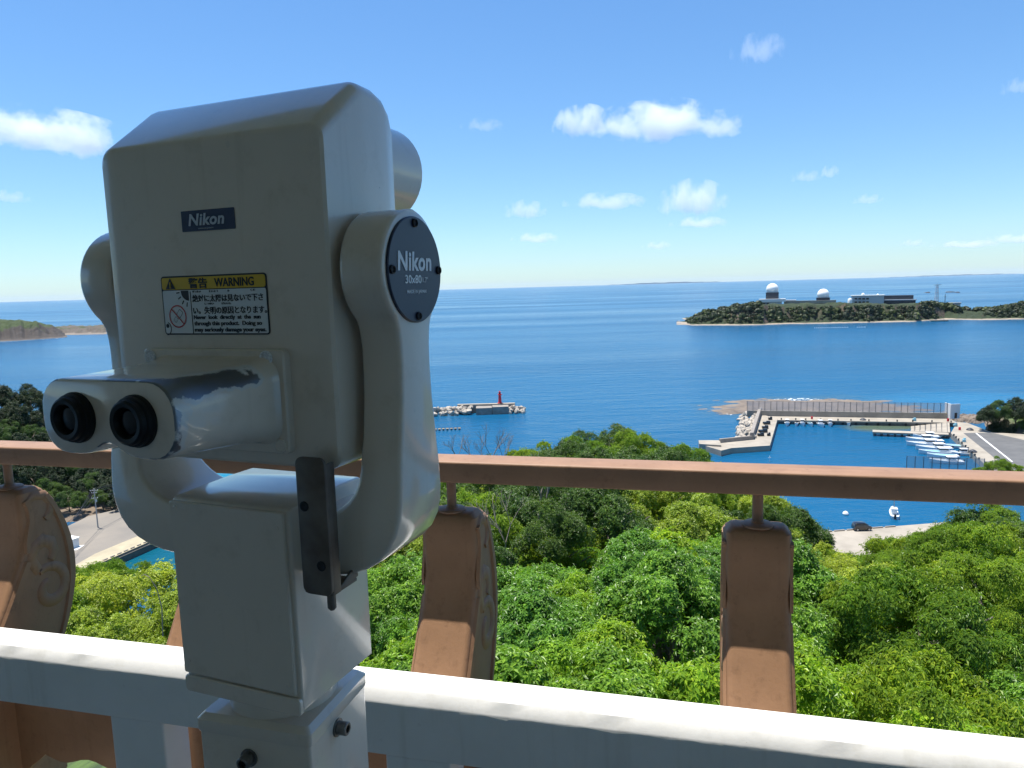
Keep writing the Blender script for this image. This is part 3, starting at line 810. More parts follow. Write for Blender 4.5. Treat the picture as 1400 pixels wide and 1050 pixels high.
# ---------------------------------------------------------------- trees
def unit(v): return v / np.maximum(np.linalg.norm(v, axis=-1, keepdims=True), 1e-9)
def crown_mesh(name, seed, m, R=1.5, flat_=0.8, ncl=26, nros=2600, k=7, L=.12, Wd=.046, droop=.25, elev=15, clr=.42, fill=.3):
    g = np.random.default_rng(seed)
    # clump centres over the upper shell of an uneven ellipsoid
    d = unit(g.normal(size=(ncl * 4, 3))); d = d[d[:, 2] > -.35][:ncl]
    lump = 1 + .34 * np.sin(d[:, 0] * 3 + seed) * np.cos(d[:, 1] * 4 + seed * 2) + g.normal(size=len(d)) * .13
    cen = d * (R * .70 * lump)[:, None] * np.array([1, 1, flat_])
    crad = R * clr * g.uniform(.65, 1.2, len(d))
    ci = g.choice(len(d), nros, p=crad ** 2 / (crad ** 2).sum())
    dd = unit(g.normal(size=(nros, 3)) + d[ci] * .9 + np.array([0, 0, .35]))
    depth = np.where(g.random(nros) < fill, g.uniform(.3, .85, nros), g.uniform(.86, 1.06, nros))
    depth = np.where(g.random(nros) < .07, g.uniform(1.08, 1.42, nros), depth)       # stray shoots
    Pp = cen[ci] + dd * (crad[ci] * depth)[:, None] * np.array([1, 1, .88])
    A = unit(dd + np.array([0, 0, .55]) + g.normal(size=(nros, 3)) * .25)
    T = unit(np.cross(A, np.array([.3, .2, .93]) + g.normal(size=(nros, 3)) * .01)); B = np.cross(A, T)
    phi = g.uniform(0, 2 * np.pi, (nros, 1)) + np.arange(k)[None] * 2.39996 + g.normal(size=(nros, k)) * .2
    el = np.radians(elev + g.normal(size=(nros, k)) * 22)
    D = A[:, None] * np.sin(el)[..., None] + (T[:, None] * np.cos(phi)[..., None] + B[:, None] * np.sin(phi)[..., None]) * np.cos(el)[..., None]
    D = D.reshape(-1, 3); A2 = np.repeat(A, k, 0); P2 = np.repeat(Pp, k, 0) + A2 * g.uniform(-.04, .02, (nros * k, 1)) * R / 1.5
    D[:, 2] -= droop * g.uniform(.3, 1.4, len(D)); D = unit(D)
    S = unit(np.cross(D, A2)); Nn = np.cross(S, D)
    ln = L * g.uniform(.6, 1.2, (len(D), 1)); w = Wd * g.uniform(.7, 1.2, (len(D), 1))
    base = P2 + D * ln * .06; tip = P2 + D * ln; tip[:, 2] -= (droop * .35 * ln)[:, 0]
    mid = P2 + D * ln * .5 + Nn * w * .0
    Lv = mid + S * w * .5 + Nn * w * .22; Rv = mid - S * w * .5 + Nn * w * .22
    verts = np.stack([base, Rv, tip, Lv], 1).reshape(-1, 3)
    i = np.arange(len(D)) * 4
    faces = np.concatenate([np.stack([i, i + 1, i + 2], 1), np.stack([i, i + 2, i + 3], 1)])
    return verts, faces

def trunk_mb(seed, H, R):
    g = random.Random(seed); mb = MB()
    pts = [V(0, 0, -.6)]; p = V(0, 0, 0); n = 5
    for i in range(n + 1):
        pts.append(V(g.uniform(-.1, .1) * i / n, g.uniform(-.1, .1) * i / n, H * i / n))
    for i in range(len(pts) - 1): mb.cyl(pts[i], pts[i + 1], .11 * (1 - .12 * i), .11 * (1 - .12 * (i + 1)), 9)
    for i in range(7):
        a = i * 2.4 + g.random(); b0 = pts[3 + i % 4]
        q_ = b0 + V(math.cos(a), math.sin(a), .75) * R * .35; q2 = q_ + V(math.cos(a + .4), math.sin(a + .4), .7) * R * .35
        mb.cyl(b0, q_, .045, .03, 7); mb.cyl(q_, q2, .03, .012, 6)
    return mb

LM = {
 'glossy': leaf_mat('leaf_glossy_green', (0.127, 0.280, 0.032), (0.265, 0.459, 0.057), .5, .40, .35),
 'yellow': leaf_mat('leaf_yellow_green', (0.254, 0.358, 0.029), (0.456, 0.526, 0.052), .6, .45, .35),
 'bright': leaf_mat('leaf_bright_green', (0.233, 0.403, 0.029), (0.424, 0.560, 0.046), .5, .4, .4),
 'mid': leaf_mat('leaf_mid_green', (0.164, 0.291, 0.028), (0.307, 0.414, 0.040), .5, .42, .35),
 'dark': leaf_mat('leaf_dark_green', (0.058, 0.129, 0.017), (0.122, 0.202, 0.024), .45, .45, .3),
 'deep': leaf_mat('leaf_deep_green', (0.02, 0.045, 0.012), (0.045, 0.08, 0.018), .35, .5, .15),
}
SPEC = {  # kind: variants of (R, flat, ncl, nros, k, L, W, droop, elev, clump radius)
 'glossy': dict(R=1.5, flat_=.82, ncl=27, nros=5600, k=7, L=.088, Wd=.037, droop=.35, elev=5, clr=.30, fill=.14),
 'yellow': dict(R=1.5, flat_=.92, ncl=36, nros=6400, k=6, L=.066, Wd=.030, droop=.12, elev=20, clr=.25, fill=.14),
 'bright': dict(R=1.5, flat_=.82, ncl=24, nros=4200, k=7, L=.108, Wd=.041, droop=.45, elev=8, clr=.30, fill=.14),
 'mid': dict(R=1.5, flat_=.82, ncl=28, nros=6000, k=6, L=.096, Wd=.031, droop=.7, elev=10, clr=.29, fill=.14),
 'dark': dict(R=1.5, flat_=.92, ncl=28, nros=5600, k=6, L=.08, Wd=.034, droop=.3, elev=15, clr=.29, fill=.14),
 'deep': dict(R=1.5, flat_=.9, ncl=38, nros=2600, k=6, L=.14, Wd=.06, droop=.3, elev=15, clr=.28),
}
TREE_LABEL = {
 'glossy': ('glossy green broadleaf tree in the wood below the balcony', 'glossy green trees below the balcony'),
 'yellow': ('rounded yellow-green tree in fresh leaf among darker trees', 'yellow-green trees in the wood'),
 'bright': ('bright lime-green large-leaved tree close below the parapet', 'lime-green trees close to the parapet'),
 'mid': ('mid-green tree with drooping narrow leaves on the slope', 'mid-green drooping trees on the slope'),
 'dark': ('dark green evergreen tree in the wood on the slope', 'dark green trees on the slope'),
 'deep': ('very dark evergreen tree on the wooded bluff left of the harbour', 'dark trees on the left bluff'),
}
PROTO = {}
for kd, sp in SPEC.items():
    PROTO[kd] = []
    for v in range(2):
        root = empty('broadleaf_tree' if kd != 'deep' else 'evergreen_tree')
        seed = 11 + 7 * v + len(kd) * 3
        vs, fs = crown_mesh('crown', seed, None, **sp)
        vs[:, 2] += 2.35
        cr = np_mesh('crown', vs, fs, LM[kd], root)
        trunk_mb(seed, 2.3, 1.5).build('trunk', MT['bark'], root)
        tag(root, TREE_LABEL[kd][0], 'tree', TREE_LABEL[kd][1])
        PROTO[kd].append([root, 0])
def place_tree(kd, x, y, z, R, label=None, group=None, sz=1.0):
    pr_ = PROTO[kd][rnd.randrange(2)]
    o = pr_[0] if pr_[1] == 0 else copy_tree(pr_[0])
    pr_[1] += 1
    s = R / 1.5
    o.location = (x, y, z); o.rotation_euler = (0, 0, rnd.uniform(0, 6.28)); o.scale = (s * rnd.uniform(.92, 1.1), s * rnd.uniform(.92, 1.1), s * sz)
    if label: o['label'] = label
    if group: o['group'] = group
    elif label and 'group' in o: del o['group']
    return o
TOPH = 2.35 + 1.5 * .85                        # height of the crown's top over the tree's foot, for R = 1.5

def kind_at(px, py):
    """which tree grows where, read off the photograph"""
    u = rnd.random()
    if px > 1075:
        if py > 890 and px < 1240: return 'bright'
        if py > 950 and px > 1330: return 'glossy'
        if py > 760: return 'mid' if u < .85 else 'yellow'
        return 'dark' if u < .55 else 'mid'
    if py > 880 and px > 830: return 'bright'
    if py > 770: return 'glossy' if u < .8 else 'bright'
    if px < 560: return 'yellow' if u < .5 else 'mid'
    if 870 < px < 1000 and 680 < py < 800: return 'yellow'
    if py < 640: return 'mid' if u < .6 else 'dark'
    return 'dark' if u < .6 else ('mid' if u < .9 else 'yellow')

placed = []
def px_of(x, y, z):
    d = V(x, y, z - CAMZ); w = d.dot(cF)
    return 700 + FPX * d.dot(cR) / w, 525 - FPX * d.dot(cU) / w
D = 6.9
while D < 92:
    R = crown_R(D); sp_t = R * 1.53
    a0, a1 = math.atan((470 - 700) / FPX), math.atan((1450 - 700) / FPX)
    n = int((a1 - a0) * D / sp_t)
    off = rnd.random()
    for i in range(n + 1):
        a = a0 + (i + off) * sp_t / D
        if a > a1: continue
        d_ = D * rnd.uniform(.95, 1.06); x, y = d_ * math.sin(a), d_ * math.cos(a)
        ppx = 700 + FPX * math.tan(a)
        if D > 90 and 1112 < ppx < 1230: continue
        Rr = R * rnd.uniform(.78, 1.28)
        zt = float(ztop(ppx, d_)) + rnd.uniform(-1.05, .22) * Rr
        qx, qy = px_of(x, y, zt - .6 * Rr)
        kd = kind_at(qx, qy)
        placed.append((kd, x, y, zt - TOPH * Rr / 1.5, Rr))
    D += sp_t * 1.0
for kd, x, y, z, R in placed: place_tree(kd, x, y, z, R)
# the yellow-green trees in the gap left of the pedestal
for i, (px_, py_, dd, R, kd) in enumerate(((190, 778, 17, 1.55, 'yellow'), (112, 792, 18, 1.2, 'yellow'), (232, 800, 15, 1.0, 'yellow'), (150, 830, 14, 1.2, 'yellow'), (118, 772, 24, 1.3, 'mid'), (150, 764, 27, 1.2, 'mid'), (60, 830, 15, 1.2, 'mid'), (300, 800, 16, 1.4, 'mid'))):
    p = at_dist(px_, py_, dd)
    place_tree(kd, p.x, p.y, p.z - TOPH * R / 1.5, R, None if i else 'low dense yellow-green tree left of the pedestal below the brown post')

# bluff on the left: rows of dark evergreens
bl_pts = []
def bluff_tree(x, y, R, dz=-2.2):
    z = float(gz(x, y)); bl_pts.append((x, y))
    place_tree('deep' if rnd.random() < .75 else 'dark', x, y, z + dz, R, *TREE_LABEL['deep'])
for i in range(6000):
    x, y = rnd.uniform(-262, -118), rnd.uniform(176, 292)
    ppx = 700 + FPX * x / y
    if float(gz(x, y)) < 2.5 or ppx < -60 or any((x - a) ** 2 + (y - b) ** 2 < (5.2 if y < 235 else 7.5) ** 2 for a, b in bl_pts): continue
    bluff_tree(x, y, rnd.uniform(3.7, 5.4))
    if len(bl_pts) > 105: break
for row, (yy, R) in enumerate(((198, 2.9), (205, 3.6), (213, 4.4), (221, 5.0))):
    for ppx in range(40, 232, 16):
        y = yy + rnd.uniform(-2, 2); x = (ppx + row * 5 - 700) / FPX * y
        if any((x - a) ** 2 + (y - b) ** 2 < 9 for a, b in bl_pts): continue
        bluff_tree(x, y, R * rnd.uniform(.85, 1.15), -1.4)
for px_, py_, R, kd in ((1352, 556, 4.2, 'deep'), (1368, 548, 5.0, 'dark'), (1390, 545, 5.5, 'deep'), (1375, 575, 4.0, 'deep'), (1398, 572, 4.2, 'dark'), (1360, 578, 3.4, 'deep'), (1420, 548, 5.5, 'dark'), (1440, 560, 5, 'deep')):
    p = at_dist(px_, py_, 268)
    place_tree(kd, p.x, p.y, p.z - TOPH * R / 1.5, R, 'dark rounded tree on the rise at the right end of the harbour', 'trees on the rise right of the harbour')
for px_, py_, R in ((1365, 622, 2.4), (1385, 630, 2.2), (1345, 634, 2.0), (1400, 636, 2.4)):
    p = at_dist(px_, py_ + 4, 160)
    place_tree('mid', p.x, p.y, p.z - TOPH * R / 1.5, R, 'small shrub-like tree showing just above the hand rail at the right', 'shrubs above the rail at the right')

# bare twigs: dead shrubs at the edge of the wood and one branch by the pedestal
def dead_tree(loc, H, seed, label):
    root = empty('bare_tree', loc, 0, label, 'bare tree', 'bare twiggy trees at the edge of the wood')
    g = random.Random(seed); mb = MB()
    def grow(p, d, L, r, k):
        q_ = p + d * L
        mb.cyl(p, q_, r, r * .7, 5)
        if k == 0: return
        for _ in range(3 if k > 1 else 2):
            grow(q_, (d + V(g.uniform(-.6, .6), g.uniform(-.6, .6), g.uniform(-.1, .35))).normalized(), L * g.uniform(.6, .85), r * .62, k - 1)
    grow(V(0, 0, -1), V(0, 0, 1), H * .45, H * .016, 4)
    mb.build('branches', MT['deadwood'], root)
for i, (px_, py_, dd, H) in enumerate(((625, 612, 76, 3.4), (645, 614, 78, 3.0), (672, 612, 77, 4.2), (688, 614, 79, 3.4), (660, 614, 74, 2.8), (735, 672, 27, 2.6), (690, 700, 24, 2.2))):
    p = at_dist(px_, py_, dd)
    dead_tree((p.x, p.y, p.z - H * .5), H, i, 'leafless grey tree standing up out of the green wood beyond the hand rail')
p = at_dist(215, 805, 12.5)
br_ = MB(); pp = [V(.02, 0, -.9), V(.05, 0, -.35), V(-.02, .02, .0), V(-.12, 0, .22), V(-.22, .02, .27), V(-.27, 0, .24)]
for i in range(5): br_.cyl(pp[i], pp[i + 1], .011 - .0015 * i, .0095 - .0015 * i, 7)
o = br_.build('bare_branch', MT['deadwood'], loc=p); tag(o, 'single curved bare branch rising beside the pedestal over the yellow-green tree', 'branch')

# ---------------------------------------------------------------- harbour
def slab(name, pts, z0, z1, m, label=None, cat=None, kind=None):
    o = MB().prism([(p.x, p.y) for p in pts], z0, z1).build(name, m, smooth=0)
    return tag(o, label, cat, None, kind)
QZ = 2.0
A = lambda x, y: at(x, y, QZ)
slab('quay', [A(1309, 577), A(1300, 592), A(1340, 629), A(1420, 700), A(1700, 690), A(1500, 600), A(1356, 591), A(1322, 578)], -3, QZ, MT['concrete'], kind='structure')
def sheet(name, pts, z, m, kind='structure'):
    mb = MB().add([(p.x, p.y, z) for p in pts], [tuple(range(len(pts)))])
    return tag(mb.build(name, m, smooth=0), kind=kind)
sheet('road', [A(1317, 592), A(1356, 591.5), A(1402, 602), A(1500, 640), A(1480, 690), A(1400, 655), A(1367, 632)], QZ + .004, MT['asphalt'])
lp = [(1335.5, 592), (1340, 595.5), (1385, 631), (1383, 631.6), (1337.5, 595.8), (1333.5, 592)]
sheet('road_marking', [A(*q_) for q_ in lp], QZ + .008, MT['line'])
# slipway sloping into the water
s0, s1, s2, s3 = at(1298, 577.5, 1.95), at(1299, 591, 1.95), at(1232, 589, -.5), at(1232, 579.5, -.5)
mb = MB().add([s0, s1, s2, s3, s0 + V(0, 0, -2), s1 + V(0, 0, -2), s2 + V(0, 0, -2), s3 + V(0, 0, -2)], [(0, 1, 2, 3), (7, 6, 5, 4), (0, 4, 5, 1), (1, 5, 6, 2), (2, 6, 7, 3), (3, 7, 4, 0)])
slip = empty('slipway', (0, 0, 0), 0, 'ribbed concrete slipway running down into the harbour water', 'slipway')
mb.build('ramp', MT['concrete'], slip, smooth=0)
for i in range(9):
    t_ = (i + .5) / 9; a, b = s0.lerp(s3, t_), s1.lerp(s2, t_)
    MB().add([a + V(0, 0, .01), b + V(0, 0, .01), b + V(.5, 0, .05), a + V(.5, 0, .05)], [(0, 1, 2, 3)]).build('rib', MT['wetwall'], slip, smooth=0)
# inner pier on piles
pier = empty('pier', (0, 0, 0), 0, 'short concrete pier on dark piles in front of the slipway', 'pier')
a, b, c_, d_ = at(1193, 587.5, 1.6), at(1297, 591.5, 1.6), at(1297, 594.2, 1.6), at(1193, 590.5, 1.6)
MB().prism([(p.x, p.y) for p in (a, b, c_, d_)], 1.0, 1.6).build('deck', MT['concrete'], pier, smooth=0)
for i in range(11):
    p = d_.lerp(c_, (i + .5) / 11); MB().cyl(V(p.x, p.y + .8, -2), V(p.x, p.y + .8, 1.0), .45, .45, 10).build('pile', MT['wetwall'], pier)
# long breakwater quay across the harbour mouth
bw = empty('harbour_breakwater', (0, 0, 0), 0, 'long concrete breakwater quay closing the small harbour, boats moored along it', 'breakwater')
f0, f1 = A(1061, 573.2), A(1309, 577)
bdir = (f1 - f0).normalized(); bn = V(-bdir.y, bdir.x, 0)
f0 -= bdir * 2
MB().prism([(p.x, p.y) for p in (f0, f1, f1 + bn * 12, f0 + bn * 12)], -3, QZ - .3).build('quay_deck', MT['concrete'], bw, smooth=0)
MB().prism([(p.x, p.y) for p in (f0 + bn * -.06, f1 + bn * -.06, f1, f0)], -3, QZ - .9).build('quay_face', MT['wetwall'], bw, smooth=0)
w0, w1 = f0 + bn * 9 - bdir * 9, f1 + bn * 9 - bdir * 1
MB().prism([(p.x, p.y) for p in (w0, w1, w1 + bn * 1.2, w0 + bn * 1.2)], QZ - .5, QZ + 2.0).build('sea_wall', MT['concrete'], bw, smooth=0)
def fence(label, p0, p1, z, h, n, end=None, name='net_fence'):
    root = empty(name, (p0.x, p0.y, z), 0, label, 'fence')
    d = V(p1.x - p0.x, p1.y - p0.y, 0)
    MB().add([(0, 0, 0), d, d + V(0, 0, h), (0, 0, h)], [(0, 1, 2, 3)]).build('netting', MT['mesh'], root, smooth=0)
    MB().cyl(V(0, 0, h), d + V(0, 0, h), .05, .05, 6).build('top_wire', MT['postgrey'], root)
    for i in range(n + 1):
        p = d * (i / n); MB().cyl(p + V(0, -.08, -.1), p + V(0, -.08, h + .15), .11, .11, 8).build('fence_post', MT['postgrey'], root)
    if end: 
        e = d + V(*end, 0); MB().add([d, e, e + V(0, 0, h), d + V(0, 0, h)], [(0, 1, 2, 3)]).build('end_netting', MT['wallwhite'] if False else MT['mesh'], root, smooth=0)
    return root
fence('tall grey net fence on the sea wall of the breakwater', w0 + bn * .6, w1 + bn * .6, QZ + 2.0, 4.0, 32)
# white end shelter of the fence
e0 = w1 + bn * .4
es_ = empty('end_screen', (e0.x, e0.y, QZ), 0, 'white end screen with a small dark doorway at the right end of the net fence', 'screen')
MB().box((1.9, -2.2, 3.0), (3.9, .3, 6.0)).build('panel', MT['wallwhite'], es_)
MB().box((2.2, -2.38, 1.3), (1.0, .08, 2.2)).build('doorway', MT['glassdark'], es_)
MB().box((.3, 0, 3.0), (.3, 4.0, 6.0)).build('side_panel', MT['wallwhite'], es_)
# left mole with its parapet
mole = empty('harbour_mole', (0, 0, 0), 0, 'cranked concrete mole with a parapet wall at the left of the harbour mouth', 'mole')
pts = [A(956, 607), A(986, 605.5), A(1030, 600.5), A(1041, 566), A(1063, 573), A(1052.6, 609), A(1000, 612.5), A(986, 616)]
MB().prism([(p.x, p.y) for p in pts], -3, QZ).build('mole_deck', MT['concrete'], mole, smooth=0)
def wall_line(p, q_, th, z0, z1, m, name, par_):
    d = (q_ - p); d.z = 0; d.normalize(); n_ = V(-d.y, d.x, 0) * th
    return MB().prism([(v.x, v.y) for v in (p, q_, q_ + n_, p + n_)], z0, z1).build(name, m, par_, smooth=0)
wall_line(A(1030, 601), A(1041, 565), 1.2, QZ - .4, QZ + 2.6, MT['concrete2'], 'parapet', mole)
wall_line(A(985, 605.5), A(1030, 601), 1.0, QZ - .4, QZ + 1.4, MT['concrete2'], 'low_parapet', mole)
MB().prism([(v.x, v.y) for v in (A(955, 604), A(984, 604), A(986, 611), A(956, 609))], -3, QZ + .6).build('mole_head', MT['concrete'], mole, smooth=0)
for px_, py_, w in ((1048, 580, 2.6), (1046, 586, 2.2), (1043, 591, 3.0), (1040, 596, 2.2), (1051, 596, 1.2), (1053, 574, 1.5)):
    p = A(px_, py_); o = MB().box((0, 0, .5), (w, w * .7, .9)).box((w * .3, .2, .9), (w * .5, w * .5, .8)).build('gear_pile', MT['glassdark'], loc=(p.x, p.y, QZ), bevel=.1)
    tag(o, 'dark heap of fishing gear lying on the harbour mole', 'fishing gear', 'gear heaps on the mole')

# bollards and tyre fenders along the quays
def along(p0, p1, n, z, build, name, label, cat, group):
    first = None
    for i in range(n):
        p = p0.lerp(p1, (i + .5 + rnd.uniform(-.25, .25)) / n)
        if first is None: first = build(); o = first; o.name = name
        else: o = first.copy(); COL.objects.link(o)
        o.location = (p.x, p.y, z); tag(o, label, cat, group)
boll = lambda: MB().lathe((0, 0, 0), (0, 0, 1), [(0, .32), (.1, .24), (.45, .22), (.55, .34), (.7, .30), (.75, .1)], 12).build('bollard', MT['glassdark'])
tyre = lambda: MB().lathe((0, -.1, 0), (0, 1, 0), [(0, .25), (0, .5), (.1, .55), (.2, .5), (.2, .25)], 14).build('tyre_fender', MT['tyre'])
along(f0 + bn * .8, f1 + bn * .8, 12, QZ - .3, boll, 'bollard', 'dark iron bollard on the edge of the breakwater quay', 'bollard', 'bollards on the breakwater quay')
along(f0 - bn * .2, f1 - bn * .2, 16, .75, tyre, 'tyre_fender', 'old tyre hung as a fender on the breakwater quay wall', 'tyre', 'tyre fenders on the breakwater quay')
along(A(1302, 594), A(1340, 630), 9, QZ, boll, 'bollard', 'dark iron bollard on the edge of the right quay beside the boats', 'bollard', 'bollards on the right quay')
# crates, drums and a tarpaulin heap left lying on the quays
for px_, py_, kd in ((1306, 583, 0), (1312, 588, 1), (1318, 604, 0), (1330, 618, 2), (1296, 576, 1), (1326, 588, 2), (1250, 574.6, 0), (1180, 573.4, 2), (1110, 572, 1)):
    p = A(px_, py_); rz = rnd.uniform(0, 3)
    if kd == 0: o = MB().box((0, 0, .45), (1.3, .9, .9), rz).box((.3, .2, 1.1), (.8, .7, .4), rz).build('fish_crate', MT['hullblue'], bevel=.04); lab = 'pale blue fish crates stacked on the quay of the small harbour'; ct = 'crates'
    elif kd == 1: o = MB().lathe((0, 0, 0), (0, 0, 1), [(0, .4), (.4, .42), (.8, .42), (1.1, .4)], 14).build('oil_drum', MT['lightred']); lab = 'rusty red drum standing on the harbour quay'; ct = 'drum'
    else: o = MB().lathe((0, 0, 0), (0, 0, 1), [(0, 1.3), (.3, 1.2), (.7, .7), (.9, .2)], 9).build('net_heap', MT['walldark'], smooth=0); lab = 'dark heap of nets lying on the harbour quay'; ct = 'net heap'
    o.location = (p.x, p.y, QZ if py_ > 575 else QZ - .3); tag(o, lab, ct, 'gear left on the harbour quays ' + ct)

# stones
def stone_mesh(seed):
    g = random.Random(seed); bm = bmesh.new(); bmesh.ops.create_icosphere(bm, subdivisions=1, radius=1.0)
    for v in bm.verts: v.co *= g.uniform(.75, 1.2); v.co.z *= .8
    me = bpy.data.meshes.new('armour_stone'); bm.to_mesh(me); bm.free(); me.materials.append(MT['stone']); return me
SM = [stone_mesh(i) for i in range(5)]
def stone(p, s, label, group):
    o = bpy.data.objects.new('armour_stone', SM[rnd.randrange(5)]); COL.objects.link(o)
    o.location = p; o.rotation_euler = (rnd.uniform(0, 6), rnd.uniform(0, 6), rnd.uniform(0, 6)); o.scale = (s * rnd.uniform(.8, 1.3), s * rnd.uniform(.8, 1.3), s)
    tag(o, label, 'boulder', group)
c00, c10, c11, c01 = at(1006, 603, 0), at(1030, 600, 2), at(1036, 567, 2), at(1013, 567, 0)
for i in range(95):
    u, v = rnd.random(), rnd.random()
    p = c00.lerp(c10, u).lerp(c01.lerp(c11, u), v); p.z = 0.1 + u * 2.3
    stone(p, rnd.uniform(.8, 1.5), 'pale boulder in the rubble slope outside the harbour mole', 'boulders outside the mole')
# lighthouse breakwater
l0, l1 = at(596, 569), at(716, 565)
ld = (l1 - l0); ld.z = 0; lu = ld.normalized(); lnn = V(-lu.y, lu.x, 0)
lb = empty('lighthouse_breakwater', (0, 0, 0), 0, 'concrete caisson of the outer breakwater carrying the red beacon', 'breakwater')
cs0, cs1 = at(651, 567.5), at(690, 566)
for k, (a, b, hgt) in enumerate(((cs0, cs0.lerp(cs1, .56), 3.3), (cs0.lerp(cs1, .575), cs1 + lu * 2, 3.6))):
    MB().prism([(v.x, v.y) for v in (a, b, b + lnn * 7, a + lnn * 7)], -3, hgt).build('caisson', MT['concrete2'], lb, bevel=.12, smooth=0)
wall_line(at(625, 568) + lnn * 6, at(705, 566) + lnn * 6, 2.5, 0, 4.2, MT['concrete'], 'crown_wall', lb)
for i in range(260):
    u = rnd.uniform(-.35, 1.02); w = rnd.uniform(-1, 1)
    if .40 < u < .80 and w < .55: w = rnd.uniform(.9, 1.5)
    hgt = 3.3 * (1 - abs(w) * .75) * (1 if u < .93 else .6)
    p = l0 + ld * u + lnn * (4.5 + w * 5); p.z = max(.2, hgt * rnd.uniform(.7, 1.0))
    stone(p, rnd.uniform(.8, 1.5), 'pale boulder heaped on the outer breakwater by the red beacon', 'boulders of the outer breakwater')
p = at(684, 553.5, 4.2); p = l0 + ld * .735 + lnn * 6.5
bea = empty('beacon', (p.x, p.y, 4.0), 0, 'slim red beacon tower on the end of the outer breakwater', 'beacon')
MB().lathe((0, 0, 0), (0, 0, 1), [(0, 1.25), (.5, 1.25), (.6, .85), (4.2, .62), (4.4, 1.0), (4.7, 1.0)], 18).build('tower', MT['lightred'], bea)
MB().lathe((0, 0, 4.7), (0, 0, 1), [(0, .5), (1.0, .5), (1.3, .3), (1.7, .05)], 14).build('lantern', MT['lightred'], bea)
MB().lathe((0, 0, 4.95), (0, 0, 1), [(0, .52), (.5, .52)], 14).build('lamp_glass', MT['lens'], bea)
# floating raft
rf = at(597, 588.5); rf2 = at(632, 587)
raft = empty('mooring_raft', (rf.x, rf.y, 0), math.atan2(rf2.y - rf.y, rf2.x - rf.x), 'low grey floating raft on dark floats inside the outer breakwater', 'raft')
for i in range(7):
    MB().box((i * 1.7 - .5, 0, .55), (1.2, 1.6, .35)).build('deck_board', MT['concrete'], raft, bevel=.05)
    MB().cyl(V(i * 1.7 - .5, -.7, .2), V(i * 1.7 - .5, .7, .2), .3, .3, 10).build('float', MT['tyre'], raft)
MB().box((4.8, .5, .8), (11, .15, .15)).build('beam', MT['postgrey'], raft)
# reef
def blob_terrain(name, cen, rx, ry, rot, hgt, m, n=44, seed=3, kind='structure'):
    g = np.linspace(-1.25, 1.25, n); X, Y = np.meshgrid(g, g, indexing='ij'); a = np.arctan2(Y, X)
    rr = np.hypot(X, Y) / (1 + .12 * np.sin(a * 5 + seed) + .08 * np.sin(a * 11 + seed * 2))
    Z = hgt * np.clip(1 - rr ** 2, -1, 1) + hgt * .35 * np.sin(X * 17 + seed) * np.sin(Y * 13) + hgt * .25 * np.sin(X * 41) * np.cos(Y * 37 + seed)
    Z = np.minimum(Z, hgt * .9)
    c, s = math.cos(rot), math.sin(rot); Xw, Yw = cen[0] + X * rx * c - Y * ry * s, cen[1] + X * rx * s + Y * ry * c
    ii, jj = np.meshgrid(np.arange(n - 1), np.arange(n - 1), indexing='ij'); q = (ii * n + jj).ravel()
    return tag(np_mesh(name, np.stack([Xw.ravel(), Yw.ravel(), Z.ravel()], 1), np.stack([q, q + n, q + n + 1, q + 1], 1), m, smooth=False), kind=kind)
pr1 = at(1112, 556); blob_terrain('reef', pr1, 44, 22, -.2, .9, MT['reef'])
pr2 = at(1030, 562); blob_terrain('reef', pr2, 18, 7, .1, .6, MT['reef'], seed=8)
pr3 = at(1330, 577); blob_terrain('shore_rock', at(1332, 573), 14, 8, .1, 1.6, MT['reef'], seed=5)
# breaking foam on the reef edge
foam_m, ft, fb = nt_of('sea_foam')
fb.inputs['Base Color'].default_value = (.8, .84, .86, 1); fb.inputs['Roughness'].default_value = .8
f_tr = ft.nodes.new('ShaderNodeBsdfTransparent'); f_mx = ft.nodes.new('ShaderNodeMixShader')
ft.links.new(ramp(ft, noise(ft, .5, 5), [(.5, (0, 0, 0)), (.62, (.9, .9, .9))]), f_mx.inputs[0])
ft.links.new(f_tr.outputs[0], f_mx.inputs[1]); ft.links.new(fb.outputs[0], f_mx.inputs[2]); ft.links.new(f_mx.outputs[0], ft.nodes['Material Output'].inputs[0])
def foam(pts, w):
    vs, fs = [], []
    for i, p in enumerate(pts):
        vs += [V(p.x, p.y - w, .05), V(p.x, p.y + w, .05)]
        if i: fs.append((2 * i - 2, 2 * i - 1, 2 * i + 1, 2 * i))
    tag(MB().add(vs, fs).build('surf', foam_m, smooth=0), kind='stuff')
foam([at(x, y) for x, y in ((1050, 549), (1070, 547), (1090, 546), (1110, 546), (1130, 548))], 4)
foam([at(x, y) for x, y in ((995, 567), (1003, 562), (1015, 560), (1030, 559))], 3)

